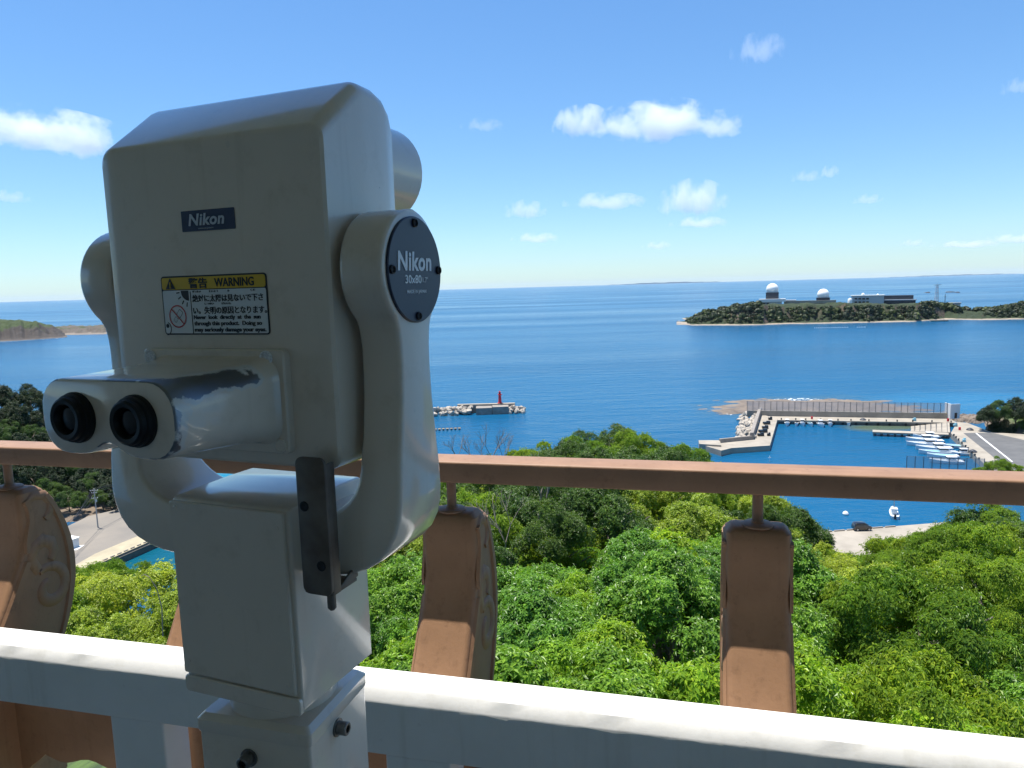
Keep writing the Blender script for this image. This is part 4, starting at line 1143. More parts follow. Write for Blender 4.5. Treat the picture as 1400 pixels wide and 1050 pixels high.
# boats
def make_boat(L, label, loc, rz, cabin=True, canopy=True, blue=False, group='white fishing boats moored at the right quay', mast=False):
    root = empty('fishing_boat', loc, rz, label, 'boat', group)
    B = L * .15; secs = []
    for i in range(11):
        t_ = i / 10; x = (t_ - .45) * L
        w = B * (1 - max(0, (t_ - .45) / .55) ** 2.2) * (.88 + .12 * min(1, t_ / .2)); w = max(w, .04)
        sh = .75 + .65 * t_ ** 2.5
        secs.append([V(x, -w, sh), V(x, -w * .86, .0), V(x, -w * .3, -.35), V(x, w * .3, -.35), V(x, w * .86, 0), V(x, w, sh)])
    MB().loft(secs).build('hull', MT['hull'], root, smooth=40)
    dk = [V((i / 10 - .45) * L, 0, 0) for i in range(11)]
    MB().loft([[V(s[0].x, s[0].y * .86, s[0].z - .02), V(s[0].x, s[5].y * .86, s[0].z - .02), V(s[0].x, s[5].y * .86, s[0].z + .03), V(s[0].x, s[0].y * .86, s[0].z + .03)] for s in secs[1:-1]]).build('deck', MT['hullblue'] if blue else MT['wallgrey'], root, smooth=0)
    MB().tube([V(s[0].x, s[0].y, s[0].z + .05) for s in secs], .09, 6).tube([V(s[5].x, s[5].y, s[5].z + .05) for s in secs], .09, 6).build('gunwale', MT['hull'], root)
    if cabin:
        cx = -.08 * L
        cb = MB().loft([[V(cx + a * L * .12 + (z - .8) * -.08, b * B * .62, z) for a, b in ((-1, -1), (1, -1), (1, 1), (-1, 1))] for z in (.8, 2.1)]).build('cabin', MT['hull'], root, bevel=.08)
        MB().box((cx + L * .012, 0, 1.75), (L * .232, B * 1.26, .42)).build('window', MT['glassdark'], cb)
        MB().box((cx - .1, 0, 2.2), (L * .30, B * 1.5, .1)).build('cabin_roof', MT['hull'], cb, bevel=.03)
    if canopy:
        cn = MB().box((-.32 * L, 0, 2.0), (L * .24, B * 1.5, .08)).build('canopy', MT['hull'], root, bevel=.03)
        for sx in (-.42, -.22):
            for sy in (-.65, .65): MB().cyl(V(sx * L, sy * B, .8), V(sx * L, sy * B, 2.0), .04, .04, 6).build('canopy_pole', MT['rim'], cn)
    MB().box((-.47 * L, 0, .75), (.5, .5, 1.2)).build('outboard', MT['glassdark'], root, bevel=.1)
    if mast:
        m_ = MB().cyl(V(0, 0, 2.0), V(0, 0, 6.2), .07, .04, 8).cyl(V(-.2 * L, 0, 1.2), V(0, 0, 5.6), .025, .025, 5).cyl(V(.4 * L, 0, 1.2), V(0, 0, 5.6), .025, .025, 5).build('mast', MT['rim'], root)
        MB().box((0, 0, 4.4), (.15, 1.6, .12)).build('crossarm', MT['rim'], m_)
    return root
qd = (A(1340, 629) - A(1300, 592)).normalized(); ba = math.atan2(-qd.x, qd.y) + rad(8)
rows = [(1268, 598, 9, True, False, False, 'white cabin boat tucked behind the row at the head of the right quay'), (1305, 611, 8.5, False, False, True, 'pale open boat lying inside the row against the right quay wall'), (1314, 621, 8, True, False, False, 'small white cabin boat close against the right quay wall'), (1263, 602, 11, True, True, False, 'white boat with a long canopy, farthest of the row at the right quay'), (1267, 608, 12, True, True, False, 'white canopied boat, second from the far end of the row at the right quay'),
        (1279, 613.5, 11.5, True, False, False, 'white cabin boat third from the far end of the row at the right quay'), (1285, 619.5, 12, True, False, True, 'white boat with pale blue deck in the middle of the right quay row'),
        (1291, 624.5, 9.5, False, False, True, 'open pale blue boat second from the near end of the right quay row'), (1296, 632, 10, True, False, False, 'white cabin boat nearest the rail behind the grey net fence')]
for px_, py_, L, cb, cn, bl, lab in rows:
    p = at(px_, py_, .3); make_boat(L, lab, (p.x, p.y, .05), ba, cb, cn, bl)
bo = math.atan2(bdir.y, bdir.x) - rad(90)
far = [(1076, 580, 6.5, True, 'grey-decked boat leftmost under the breakwater quay'), (1089, 580.5, 4.5, False, 'small white dinghy beside the leftmost boat at the breakwater'), (1097, 580, 6.0, True, 'white cabin boat third from the left at the breakwater'), (1108, 580.5, 5.5, False, 'open blue and white boat in the middle of the breakwater row'),
       (1122, 581, 7.5, True, 'largest white boat moored at the breakwater quay'), (1135, 580.5, 6, True, 'white boat right of the largest one at the breakwater'), (1160, 580, 5, False, 'lone small white boat moored apart at the breakwater quay')]
for k, (px_, py_, L, cb, lab) in enumerate(far):
    p = at(px_, py_, .3); make_boat(L, lab, (p.x, p.y, .05), bo + rad(rnd.uniform(-12, 12)), cb, False, k == 3, 'boats moored at the breakwater quay')
p = at(1222, 704, .3)
make_boat(6.5, 'white boat with a mast half hidden behind the trees below the rail', (p.x, p.y, .05), rad(68), True, False, False, 'single boats inside the harbour', True)
p = at(1156, 702.5, .2)
tag(MB().lathe((0, 0, -.3), (0, 0, 1), [(0, .2), (.2, .6), (.6, .75), (1.0, .55), (1.2, .2), (1.25, .1)], 16).build('buoy', MT['hull'], loc=(p.x, p.y, 0)), 'round white mooring buoy floating in the harbour below the rail', 'buoy')
p = at(1052, 631, 0)
po = empty('channel_marker', (p.x, p.y, 0), 0, 'thin white marker pole with a crossbar standing in the harbour water', 'marker')
MB().cyl(V(0, 0, -1), V(0, 0, 1.9), .12, .1, 8).build('pole', MT['hull'], po); MB().box((0, 0, 1.3), (.9, .15, .2)).build('crossbar', MT['hull'], po)
# near net fence above the rail
fence('grey net fence in front of the moored boats just above the rail', A(1239, 641), A(1345, 645), QZ - .2, 4.1, 9)
fence('short return of grey net fence beside the road', A(1346, 645), A(1366, 642), QZ, 3.0, 2)

# near quay with the car
n0, n1 = A(1100, 729), A(1240, 718)
nd = (n1 - n0); nd.z = 0; nd.normalize(); nn_ = V(nd.y, -nd.x, 0)
slab('near_quay', [n0 - nd * 20, n1 + nd * 20, n1 + nd * 20 + nn_ * 55, n0 - nd * 20 + nn_ * 55], -3, QZ, MT['concrete'], kind='structure')
for i in range(7):
    p = n0 + nd * (2 + i * 3.2) + nn_ * .35
    tag(MB().box((0, 0, .14), (2.6, .3, .28), math.atan2(nd.y, nd.x)).build('kerb_block', MT['concrete'], loc=(p.x, p.y, QZ), bevel=.04), 'low concrete kerb block on the edge of the quay by the dark car', 'kerb block', 'kerb blocks on the near quay')
p = A(1178, 724.5)
car = empty('parked_car', (p.x, p.y, QZ), math.atan2(nd.y, nd.x) - .15, 'small black car parked on the quay below the rail', 'car')
car.scale = (1.2, 1.2, 1.25)
cs_ = []
for x, w, z0, z1 in ((-1.7, .70, .35, .75), (-1.66, .74, .28, .95), (-1.5, .75, .25, 1.35), (-1.2, .74, .25, 1.52), (.2, .74, .25, 1.55), (.75, .74, .25, 1.35), (1.05, .75, .25, .98), (1.6, .72, .28, .82), (1.7, .66, .35, .6)):
    cs_.append([V(x, a, b) for a, b in ((-w, z0), (w, z0), (w, min(z1, .9)), (w * .86, z1), (-w * .86, z1), (-w, min(z1, .9)))])
MB().loft(cs_).build('car_body', MT['carpaint'], car, bevel=.03)
MB().box((-.45, 0, 1.18), (1.9, 1.40, .36)).build('window', MT['glassdark'], car)
for sx in (-1.1, 1.1):
    for sy in (-1, 1):
        wh = MB().cyl(V(sx, sy * .62, .3), V(sx, sy * .78, .3), .3, .3, 18).build('wheel', MT['tyre'], car)
        MB().cyl(V(sx, sy * .77, .3), V(sx, sy * .79, .3), .19, .19, 14).build('rim', MT['rim'], wh)
for sy in (-.5, .5): MB().box((1.69, sy, .66), (.06, .28, .14)).build('headlight', MT['hull'], car)

# left quay yard, hut, pole and wires
LQ = 2.0
B_ = lambda x, y: at(x, y, LQ)
slab('left_quay', [B_(40, 818), B_(137, 769.5), B_(197, 743.5), B_(262, 712), B_(250, 690), B_(170, 694), B_(120, 706), B_(60, 735), B_(-60, 790)], -3, LQ, MT['dusty'], kind='structure')
sheet('quay_apron', [B_(90, 791), B_(137, 769.8), B_(197, 743.8), B_(262, 712.3), B_(250, 705), B_(188, 733), B_(130, 757), B_(86, 782)], LQ + .004, M('pale_apron', (.42, .36, .24), .9, var=(.3, (.3, .26, .18))))
q0, q1 = B_(137, 769.6), B_(197, 743.6); qd2 = (q1 - q0); qd2.z = 0; qd2.normalize(); qn2 = V(qd2.y, -qd2.x, 0)
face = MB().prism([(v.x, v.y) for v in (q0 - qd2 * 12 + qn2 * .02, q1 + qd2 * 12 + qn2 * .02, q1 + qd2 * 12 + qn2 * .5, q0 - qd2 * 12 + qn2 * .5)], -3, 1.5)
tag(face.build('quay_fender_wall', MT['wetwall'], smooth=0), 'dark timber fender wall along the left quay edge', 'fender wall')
for i in range(9):
    p = q0 + qd2 * (i * 1.9 - 2) - qn2 * .4
    tag(MB().box((0, 0, .12), (1.1, .25, .24), math.atan2(qd2.y, qd2.x)).build('kerb_block', MT['concrete2'], loc=(p.x, p.y, LQ), bevel=.03), 'weathered kerb block along the edge of the left quay', 'kerb block', 'kerb blocks on the left quay')
p = B_(95, 748)
hut = empty('quay_hut', (p.x, p.y, LQ), rad(-25), 'small white flat-roofed hut on the left quay beside the brown post', 'hut')
MB().box((0, 0, 1.05), (3.4, 2.6, 2.1)).build('wall', MT['wallwhite'], hut); MB().box((0, 0, 2.17), (3.9, 3.0, .14)).build('roof', MT['wallwhite'], hut); MB().box((.9, -1.32, 1.0), (.9, .06, 1.2)).build('window', MT['glassdark'], hut)
sheet('white_slab', [B_(88, 753), B_(105, 752), B_(116, 745), B_(104, 746)], LQ + .006, MT['line'])
p = B_(134, 721)
pole = empty('utility_pole', (p.x, p.y, LQ), rad(10), 'pale utility pole with crossarms on the left quay', 'utility pole')
MB().cyl(V(0, 0, -.5), V(0, 0, 10.2), .17, .11, 12).build('mast', MT['polewood'], pole)
for z, w in ((9.7, 1.9), (9.1, 1.3), (7.7, 1.5)):
    arm = MB().box((0, -.15, z), (w, .1, .1)).build('crossarm', MT['polewood'], pole)
    for sx in (-.45, -.15, .15, .45): MB().lathe((sx * w, -.15, z + .05), (0, 0, 1), [(0, .05), (.08, .08), (.16, .05), (.2, .03)], 8).build('insulator', MT['wallwhite'], arm)
MB().box((.28, -.1, 7.0), (.3, .35, .6)).build('transformer', MT['wallgrey'], pole, bevel=.04)
for k, (dz, off) in enumerate(((9.95, -.6), (9.95, .6), (9.3, -.4), (7.9, 0.3))):
    a = V(p.x + off, p.y, LQ + dz); 
    for j, e in enumerate((at_dist(70, 742 - 6 * k, 150), at_dist(230, 625 + 5 * k, 215))):
        line = [a.lerp(e, i / 12) + V(0, 0, -1.2 * math.sin(math.pi * i / 12)) for i in range(13)]
        tag(MB().tube(line, .035, 5).build('power_line', MT['wire']), 'thin dark power line running %s from the utility pole' % ('down towards the brown post' if j == 0 else 'back across the dark bluff'), 'power line', 'power lines on the left %d' % j)

# ---------------------------------------------------------------- island with the radar domes
def rocky_mat(name, hg=None, green=(.035, .06, .02), rock=(.2, .15, .11), sand=(.42, .35, .27), zs=2.2, zg=(.35, .6)):
    m, t, b = nt_of(name)
    g = t.nodes.new('ShaderNodeNewGeometry'); sp = t.nodes.new('ShaderNodeSeparateXYZ'); t.links.new(g.outputs['Position'], sp.inputs[0])
    sn = t.nodes.new('ShaderNodeSeparateXYZ'); t.links.new(g.outputs['True Normal'], sn.inputs[0])
    gr = mixc(t, noise(t, .08, 5), green, tuple(x * 1.9 for x in green)); rk = mixc(t, noise(t, .09, 7, rough=.7, stretch=(1, 1, 2)), rock, tuple(x * .5 for x in rock))
    steep = ramp(t, mathn(t, 'ADD', sn.outputs[2], mathn(t, 'MULTIPLY', mathn(t, 'SUBTRACT', noise(t, .1, 5), .5), .7)), [(zg[0], (1, 1, 1)), (zg[1], (0, 0, 0))])
    if hg:
        steep = ramp(t, mathn(t, 'ADD', mathn(t, 'DIVIDE', sp.outputs[2], hg), mathn(t, 'MULTIPLY', mathn(t, 'SUBTRACT', noise(t, .035, 6, rough=.65), .5), 1.7)), [(.42, (1, 1, 1)), (.56, (0, 0, 0))])
    c = mixc(t, steep, gr, rk)
    low = ramp(t, mathn(t, 'DIVIDE', mathn(t, 'ADD', sp.outputs[2], mathn(t, 'MULTIPLY', noise(t, .06, 4), 1.0)), zs * 2), [(.45, (1, 1, 1)), (.55, (0, 0, 0))])
    c = mixc(t, low, c, mixc(t, noise(t, .2, 5), sand, tuple(x * .55 for x in sand)))
    t.links.new(c, b.inputs['Base Color']); b.inputs['Roughness'].default_value = .95
    bump(t, b, noise(t, .4, 6), .8, 1.2)
    return m
def coast(name, pxs, wl, crest, depth, m, n_u=150, n_v=40, cliff=.16, seed=1, rough=1.0, flat=.0):
    """ground whose shoreline and crest follow what is seen, built in plan as a real relief"""
    u = np.linspace(pxs[0], pxs[-1], n_u); v = np.linspace(-.06, 1.0, n_v)
    g = np.random.default_rng(seed); X = np.zeros((n_u, n_v)); Y = X.copy(); Z = X.copy()
    for i, p_ in enumerate(u):
        s = at(p_, float(np.interp(p_, pxs, wl)), 0); d = V(s.x, s.y, 0).normalized(); D0 = math.hypot(s.x, s.y)
        cy_ = float(np.interp(p_, pxs, crest)); rr = ray(p_, cy_); e = rr.z / math.hypot(rr.x, rr.y)
        wob = (math.sin(p_ * .21) + math.sin(p_ * .083 + 1) + .6 * math.sin(p_ * .57)) * .018 * rough
        for j, vv in enumerate(v):
            D = D0 + vv * depth
            zc_ = CAMZ + e * (D0 + cliff * depth * 1.6)
            t1 = min(1, max(0, (vv - .03 - wob) / cliff)); t1 = t1 * t1 * (3 - 2 * t1)
            z = zc_ * t1 * (1 + .04 * math.sin(p_ * .13 + vv * 9)) if vv > .0 else -2
            if vv > 0: z += .9 * min(1, vv / .02)
            if vv > .78: z *= max(-.1, 1 - ((vv - .78) / .2) ** 2)
            z += rough * (mnoise.fractal(V(d.x * D / 26, d.y * D / 26, seed), .9, 2.1, 5) * 4.2) * min(1, t1 * 2.5)
            if vv > cliff: z *= 1 - .33 * (vv - cliff)
            X[i, j], Y[i, j], Z[i, j] = d.x * D, d.y * D, z
    ii, jj = np.meshgrid(np.arange(n_u - 1), np.arange(n_v - 1), indexing='ij'); q = (ii * n_v + jj).ravel()
    o = np_mesh(name, np.stack([X.ravel(), Y.ravel(), Z.ravel()], 1), np.stack([q, q + n_v, q + n_v + 1, q + 1], 1), m, smooth=False)
    tag(o, kind='structure'); return X, Y, Z
isl_px = [925, 935, 945, 960, 985, 1010, 1040, 1080, 1130, 1170, 1250, 1290, 1310, 1330, 1360, 1400, 1460]
isl_wl = [444, 444, 445, 445, 445, 445, 444.5, 443, 442.5, 441.5, 440, 437, 437, 437.5, 437.5, 436.5, 435]
isl_cr = [442.5, 442, 438, 432, 424, 419, 417, 417, 416, 416, 416, 419, 424, 428, 424, 416, 410]
IX, IY, IZ = coast('island', isl_px, isl_wl, isl_cr, 190, rocky_mat('island_ground', green=(.016, .026, .009), rock=(.15, .105, .075), zs=1.7, zg=(.45, .75)), cliff=.2)
# island wood: crowns that read as one mass
g = np.random.default_rng(5); cvs, cfs, off_ = [], [], 0
def clump(n, R, gg):
    d = unit(gg.normal(size=(n, 3))); d[:, 2] = np.abs(d[:, 2]) * .9 - .12
    c = d * R * gg.uniform(.7, 1.05, (n, 1)); a = unit(np.cross(d, gg.normal(size=(n, 3)))); b = np.cross(d, a) + d * gg.normal(size=(n, 1)) * .35
    s = R * gg.uniform(.22, .42, (n, 1))
    return np.stack([c + a * s, c + b * s, c - a * s, c - b * s], 1).reshape(-1, 3)
bare = [(1039, 1075, 417), (1130, 1205, 413.5), (1205, 1250, 420), (1283, 1330, 424)]
for i in range(2600):
    a, b = g.uniform(0, IX.shape[0] - 1), (g.uniform(3, 13) if i % 4 else g.uniform(12, 27))
    i0, j0 = int(a), int(b); x, y, z = IX[i0, j0], IY[i0, j0], IZ[i0, j0]
    if z < 2.6: continue
    R = (2.0 + 4.2 * g.random() ** 2.2) * min(1, .5 + z / 16)
    qx, qy = px_of(x, y, z + R * .8)
    if 1283 < qx < 1345 and qy > 420: continue
    lim = None
    if 1038 < qx < 1078: lim = 417.5
    elif 1078 <= qx < 1158: lim = 418
    elif 1158 <= qx < 1258: lim = 416.5
    if lim and qy < lim: continue
    if g.random() < .12 * (qx > 1080) and qy > 428: continue
    v = clump(70, R, g) + np.array([x, y, z]); n = len(v) // 4
    cvs.append(v); k = np.arange(n) * 4 + off_; cfs.append(np.stack([k, k + 1, k + 2, k + 3], 1)); off_ += len(v)
wood_m = leaf_mat('island_foliage', (.018, .036, .012), (.05, .08, .024), .4, .6, .15, .045, (.55, .62, .7), (1.7, 1.5, 1.1))
tag(np_mesh('island_wood', np.concatenate(cvs), np.concatenate(cfs), wood_m), kind='stuff', label='dark green wood covering the island with the radar domes', cat='wood')

def facing(px_, py_, D):
    """a spot on the island at depth D, with a frame turned towards the balcony"""
    p = at_dist(px_, py_, D); return p, -math.atan2(p.x, p.y)
def far_box(root, name, m, px0, px1, y0, y1, D, depth, bevel=0):
    a, b = at_dist(px0, y1, D), at_dist(px1, y0, D); c = (a + b) / 2
    w = (at_dist(px1, y1, D) - at_dist(px0, y1, D)).length
    hgt = at_dist((px0 + px1) / 2, y0, D).z - at_dist((px0 + px1) / 2, y1, D).z
    rz = -math.atan2(c.x, c.y)
    loc = V(c.x, c.y, 0) - root.location
    mid_z = (at_dist((px0 + px1) / 2, y0, D).z + at_dist((px0 + px1) / 2, y1, D).z) / 2 - root.location.z
    dirv = V(math.sin(-rz), math.cos(-rz), 0)
    cc = V(loc.x, loc.y, 0) + dirv * depth / 2
    return MB().box((cc.x, cc.y, mid_z), (w, depth, hgt), rz).build(name, m, root, bevel=bevel, smooth=0)
def radome(px_, ytop, ybase, rpx, sq, D, lab):
    c = at_dist(px_, ytop + rpx, D); R = rpx / FPX * D
    foot = at_dist(px_, ybase, D)
    root = empty('radar_dome', (c.x, c.y, foot.z), -math.atan2(c.x, c.y), lab, 'radar dome', 'white radar domes on the island')
    zc_ = c.z - foot.z; prof = [(zc_ + R * math.sin(rad(a)), R * math.cos(rad(a))) for a in range(-40, 90, 10)] + [(zc_ + R, .05)]
    MB().lathe((0, 0, 0), (0, 0, 1), prof, 28).build('dome', MT['radome'], root, smooth=60)
    top = zc_ + R * math.sin(rad(-40)) + .6
    MB().box((0, 0, top / 2), (sq * R, sq * R, top)).build('plinth', MT['walldark'], root, bevel=.3)
    MB().box((0, 0, top + .1), (sq * R * 1.05, sq * R * 1.05, .5)).build('parapet', MT['walldark'], root)
radome(1056, 387.5, 409, 8.0, 2.05, 1100, 'taller white radar dome on a dark square tower, left on the island')
radome(1125.5, 395, 412, 7.7, 2.2, 1100, 'lower white radar dome on a flat dark plinth in the middle of the island')
h1 = empty('long_house', at_dist(1056, 419, 1085), 0, 'long white-roofed building in front of the taller radar dome', 'building')
far_box(h1, 'wall', MT['wallgrey'], 1040, 1068, 412.5, 420.5, 1085, 14); far_box(h1, 'roof', MT['wallwhite'], 1038.5, 1073, 408.8, 412.7, 1083, 18)
for k in range(5): far_box(h1, 'window', MT['glassdark'], 1043 + k * 5, 1046.5 + k * 5, 414.2, 416.2, 1084.8, .6)
h2 = empty('low_annex', at_dist(1081, 413, 1090), 0, 'small white annexe right of the long white-roofed building', 'building')
far_box(h2, 'wall', MT['wallwhite'], 1074, 1088, 410, 414.5, 1090, 10); far_box(h2, 'door', MT['glassdark'], 1077, 1079.5, 411.5, 414.3, 1089.6, .5)
h3 = empty('terrace_wall', at_dist(1115, 415, 1080), 0, 'long pale retaining wall under the lower radar dome', 'wall')
far_box(h3, 'wall', MT['concrete'], 1074, 1140, 410.8, 415.0, 1070, 4); far_box(h3, 'bank', M('bare_earth', (.3, .22, .15), .9, var=(.1, (.2, .15, .1))), 1092, 1134, 414.6, 420.5, 1068, 5); far_box(h3, 'ramp_wall', MT['wallwhite'], 1131, 1150, 414.5, 420.5, 1066, 4)
h4 = empty('white_hall', at_dist(1185, 417, 1090), 0, 'pale grey two-storey building with rows of windows and small rooftop domes', 'building')
far_box(h4, 'wall', MT['wallgrey'], 1166, 1206, 404.5, 419, 1090, 18)
for rw in (407.3, 412.0):
    for k in range(7): far_box(h4, 'window', MT['glassdark'], 1168.5 + k * 5.3, 1171.8 + k * 5.3, rw, rw + 2.2, 1089.6, .5)
far_box(h4, 'roof_edge', MT['wallwhite'], 1165, 1207, 403.6, 404.6, 1089.5, 19)
for px_, r_ in ((1180, 2.3), (1200, 1.6)):
    c = at_dist(px_, 404.0, 1096) - h4.location; MB().lathe(c, (0, 0, 1), [(0, r_), (r_ * .6, r_ * 1.05), (r_ * 1.2, r_ * .85), (r_ * 1.7, .1)], 14).build('roof_dome', MT['radome'], h4)
h5 = empty('dark_hall', at_dist(1225, 421, 1085), 0, 'long black-clad building stepping along the middle of the island', 'building')
far_box(h5, 'upper_block', MT['walldark'], 1205, 1246, 404, 411, 1092, 22); far_box(h5, 'lower_block', MT['walldark'], 1196, 1248, 410.8, 421, 1085, 16)
far_box(h5, 'terrace_edge', MT['wallgrey'], 1203, 1250, 409.6, 410.9, 1084, 10); far_box(h5, 'stair_bay', MT['concrete2'], 1204.5, 1206, 411, 420, 1084.7, .8); far_box(h5, 'stair_bay', MT['concrete2'], 1224, 1226.5, 411, 417, 1084.7, .8)
h6 = empty('white_tank', at_dist(1162, 413, 1088), 0, 'white rounded tank left of the pale grey building', 'tank')
c = at_dist(1162, 414.5, 1088) - h6.location; MB().lathe(c, (0, 0, 1), [(0, 3.2), (5, 3.2), (6.6, 2.4), (7.4, .3)], 18).build('shell', MT['radome'], h6); MB().lathe(c + V(0, 0, 7.2), (0, 0, 1), [(0, .6), (.7, .5)], 8).build('vent', MT['rim'], h6)
# tower with platforms
tw = empty('signal_tower', at_dist(1281, 410, 1120), 0, 'thin signal tower with a wide crossarm above the island trees', 'tower')
base = at_dist(1280.5, 411, 1120) - tw.location; topz = at_dist(1280.5, 389.5, 1120).z - tw.location.z
for sx in (-1, 1):
    for sy in (-1, 1): MB().cyl(base + V(sx * 2.2, sy * 2.2, -8), V(base.x + sx * 1.1, base.y + sy * 1.1, topz), .4, .3, 6).build('leg', MT['wallwhite'], tw)
for k in range(6):
    z = base.z + (topz - base.z) * k / 6; MB().box((base.x, base.y, z), (4.2 - k * .3, 4.2 - k * .3, .4)).build('brace', MT['towerred'] if k % 2 else MT['wallwhite'], tw)
MB().box((base.x, base.y, topz), (11, 2.5, .7)).build('crossarm', MT['rim'], tw); MB().cyl(V(base.x, base.y, topz), V(base.x, base.y, topz + 4), .25, .15, 6).build('aerial', MT['rim'], tw)
tw2 = empty('short_mast', at_dist(1292, 411, 1115), 0, 'short dark lattice mast right of the signal tower', 'mast')
MB().cyl(V(0, 0, -8), V(0, 0, 10), .7, .3, 6).build('pole', MT['postgrey'], tw2); MB().box((0, 0, 6), (3.5, .5, .5)).build('crossarm', MT['postgrey'], tw2)
# shore buildings
h7 = empty('shore_hut', at_dist(1261, 437, 1035), 0, 'white-fronted hut on the island shore below the dark building', 'hut')
far_box(h7, 'wall', MT['wallwhite'], 1257.5, 1262.5, 429, 437.5, 1035, 5); far_box(h7, 'wing', MT['wallgrey'], 1262.5, 1268, 429.5, 435, 1037, 6); far_box(h7, 'door', MT['glassdark'], 1259, 1260.6, 432, 437, 1034.8, .4)
for px0, px1, y0, y1, lab in ((1280, 1288, 430, 434.5, 'low grey shed by the island road'), (1290, 1299, 430.5, 433.5, 'low white shed by the island road')):
    h = empty('shed', at_dist(px0, y1, 1040), 0, lab, 'shed'); far_box(h, 'wall', MT['wallgrey'], px0, px1, y0 + 1, y1, 1040, 6); far_box(h, 'roof', MT['wallwhite'], px0 - .5, px1 + .5, y0, y0 + 1, 1039, 8)
h8 = empty('blue_roof_house', at_dist(1304, 420, 1085), 0, 'small pale blue-roofed house at the right end of the island buildings', 'house')
far_box(h8, 'wall', MT['wallwhite'], 1299, 1312, 415, 420, 1085, 8); far_box(h8, 'roof', MT['wallgrey'], 1297, 1313, 413.5, 415.2, 1083, 11)
h9 = empty('retaining_wall', at_dist(1262, 421, 1075), 0, 'grey stepped retaining walls right of the black building', 'wall')
far_box(h9, 'wall', MT['concrete2'], 1249, 1275, 416.5, 422, 1078, 5); far_box(h9, 'upper_wall', MT['concrete'], 1277, 1304, 416.3, 418, 1085, 4)
# pale road and beach on the island's right part
isl_road = [at_dist(1300, 421, 1080), at_dist(1318, 422, 1080), at_dist(1345, 428.5, 1062), at_dist(1320, 429.5, 1058)]
jet = empty('shore_jetty', at(1283, 439.3), 0, 'low grey jetty on the island shore', 'jetty')
a = at(1274, 439.5) - jet.location; MB().box((a.x + 9, a.y, .8), (20, 5, 1.6), -.3).build('deck', MT['concrete'], jet); MB().box((a.x + 9, a.y - 2.7, .5), (20, .3, 1.6), -.3).build('face', MT['wetwall'], jet)
# line of white floats off the island
fl = None
for i in range(24):
    px_ = 1114 + i * 2.5 if i < 19 else 1172 + (i - 19) * 2.6
    p = at(px_, 448.7 - (px_ - 1114) * .018, 0)
    if fl is None: fl = MB().lathe((0, 0, -.4), (0, 0, 1), [(0, .2), (.3, .5), (.9, .55), (1.0, .3), (1.1, .1)], 10).build('net_float', MT['hull']); o = fl
    else: o = fl.copy(); COL.objects.link(o)
    o.location = p; tag(o, 'small white float in the line of floats off the island', 'float', 'floats off the island')
# dark rocks awash beyond the island
for px_, py_, w in ((1268, 400.3, 9), (1299, 399.7, 17), (1309, 400.1, 7)):
    p = at(px_, py_); blob_terrain('sea_rock', p, w, 8, 0, 3.4, M('wet_sea_rock', (.05, .04, .04), .8), n=16, seed=px_ % 7)
foam([at(x, y) for x, y in ((1310, 400.8), (1330, 400.3), (1350, 399.8))], 9); foam([at(x, y) for x, y in ((1210, 403.3), (1230, 403))], 8)

# headland on the left
coast('headland', [-220, -120, -40, 0, 30, 50, 75, 88, 92], [472, 470, 468, 467, 465.5, 464, 462.5, 461.5, 461], [434, 433, 435, 437.5, 438.5, 441, 448, 457, 460], 260, rocky_mat('headland_ground', 40, green=(.03, .045, .014), rock=(.072, .06, .052), sand=(.13, .11, .09), zs=1.6, zg=(.62, .86)), n_u=160, n_v=60, cliff=.30, seed=2, rough=1.2)
coast('far_headland', [70, 90, 110, 140, 180, 260], [458.5, 458.2, 457.8, 457.2, 456, 454], [450, 449, 448, 447, 446, 444], 300, rocky_mat('sandy_headland_ground', 18, green=(.04, .05, .022), rock=(.14, .115, .09), sand=(.25, .21, .17), zs=2.5, zg=(.6, .85)), n_u=70, n_v=26, cliff=.3, seed=4, rough=1.5)
foam([at(x, y) for x, y in ((-40, 469), (0, 467.5), (30, 466), (60, 464), (88, 462))], 5)

# far mountains on the horizon
mv, mf = [], []
for i, px_ in enumerate(np.linspace(640, 1480, 120)):
    p = at_dist(px_, 380, 56000); hgt = -25 + 120 * max(0, math.sin((px_ - 820) / 58)) * (820 < px_ < 1002) + 75 * max(0, math.sin((px_ - 1190) / 75)) * (px_ > 1190) + 14 * math.sin(px_ * .31) + 10 * math.sin(px_ * .13)
    mv += [(p.x, p.y, -20), (p.x, p.y, hgt), (p.x * 1.03, p.y * 1.03, -20)]
    if i: k = 3 * i; mf += [(k - 3, k, k + 1, k - 2), (k - 2, k + 1, k + 2, k - 1)]
tag(MB().add(mv, mf).build('hills', M('far_hill_cover', (.12, .15, .13), 1.0), smooth=0), kind='structure')

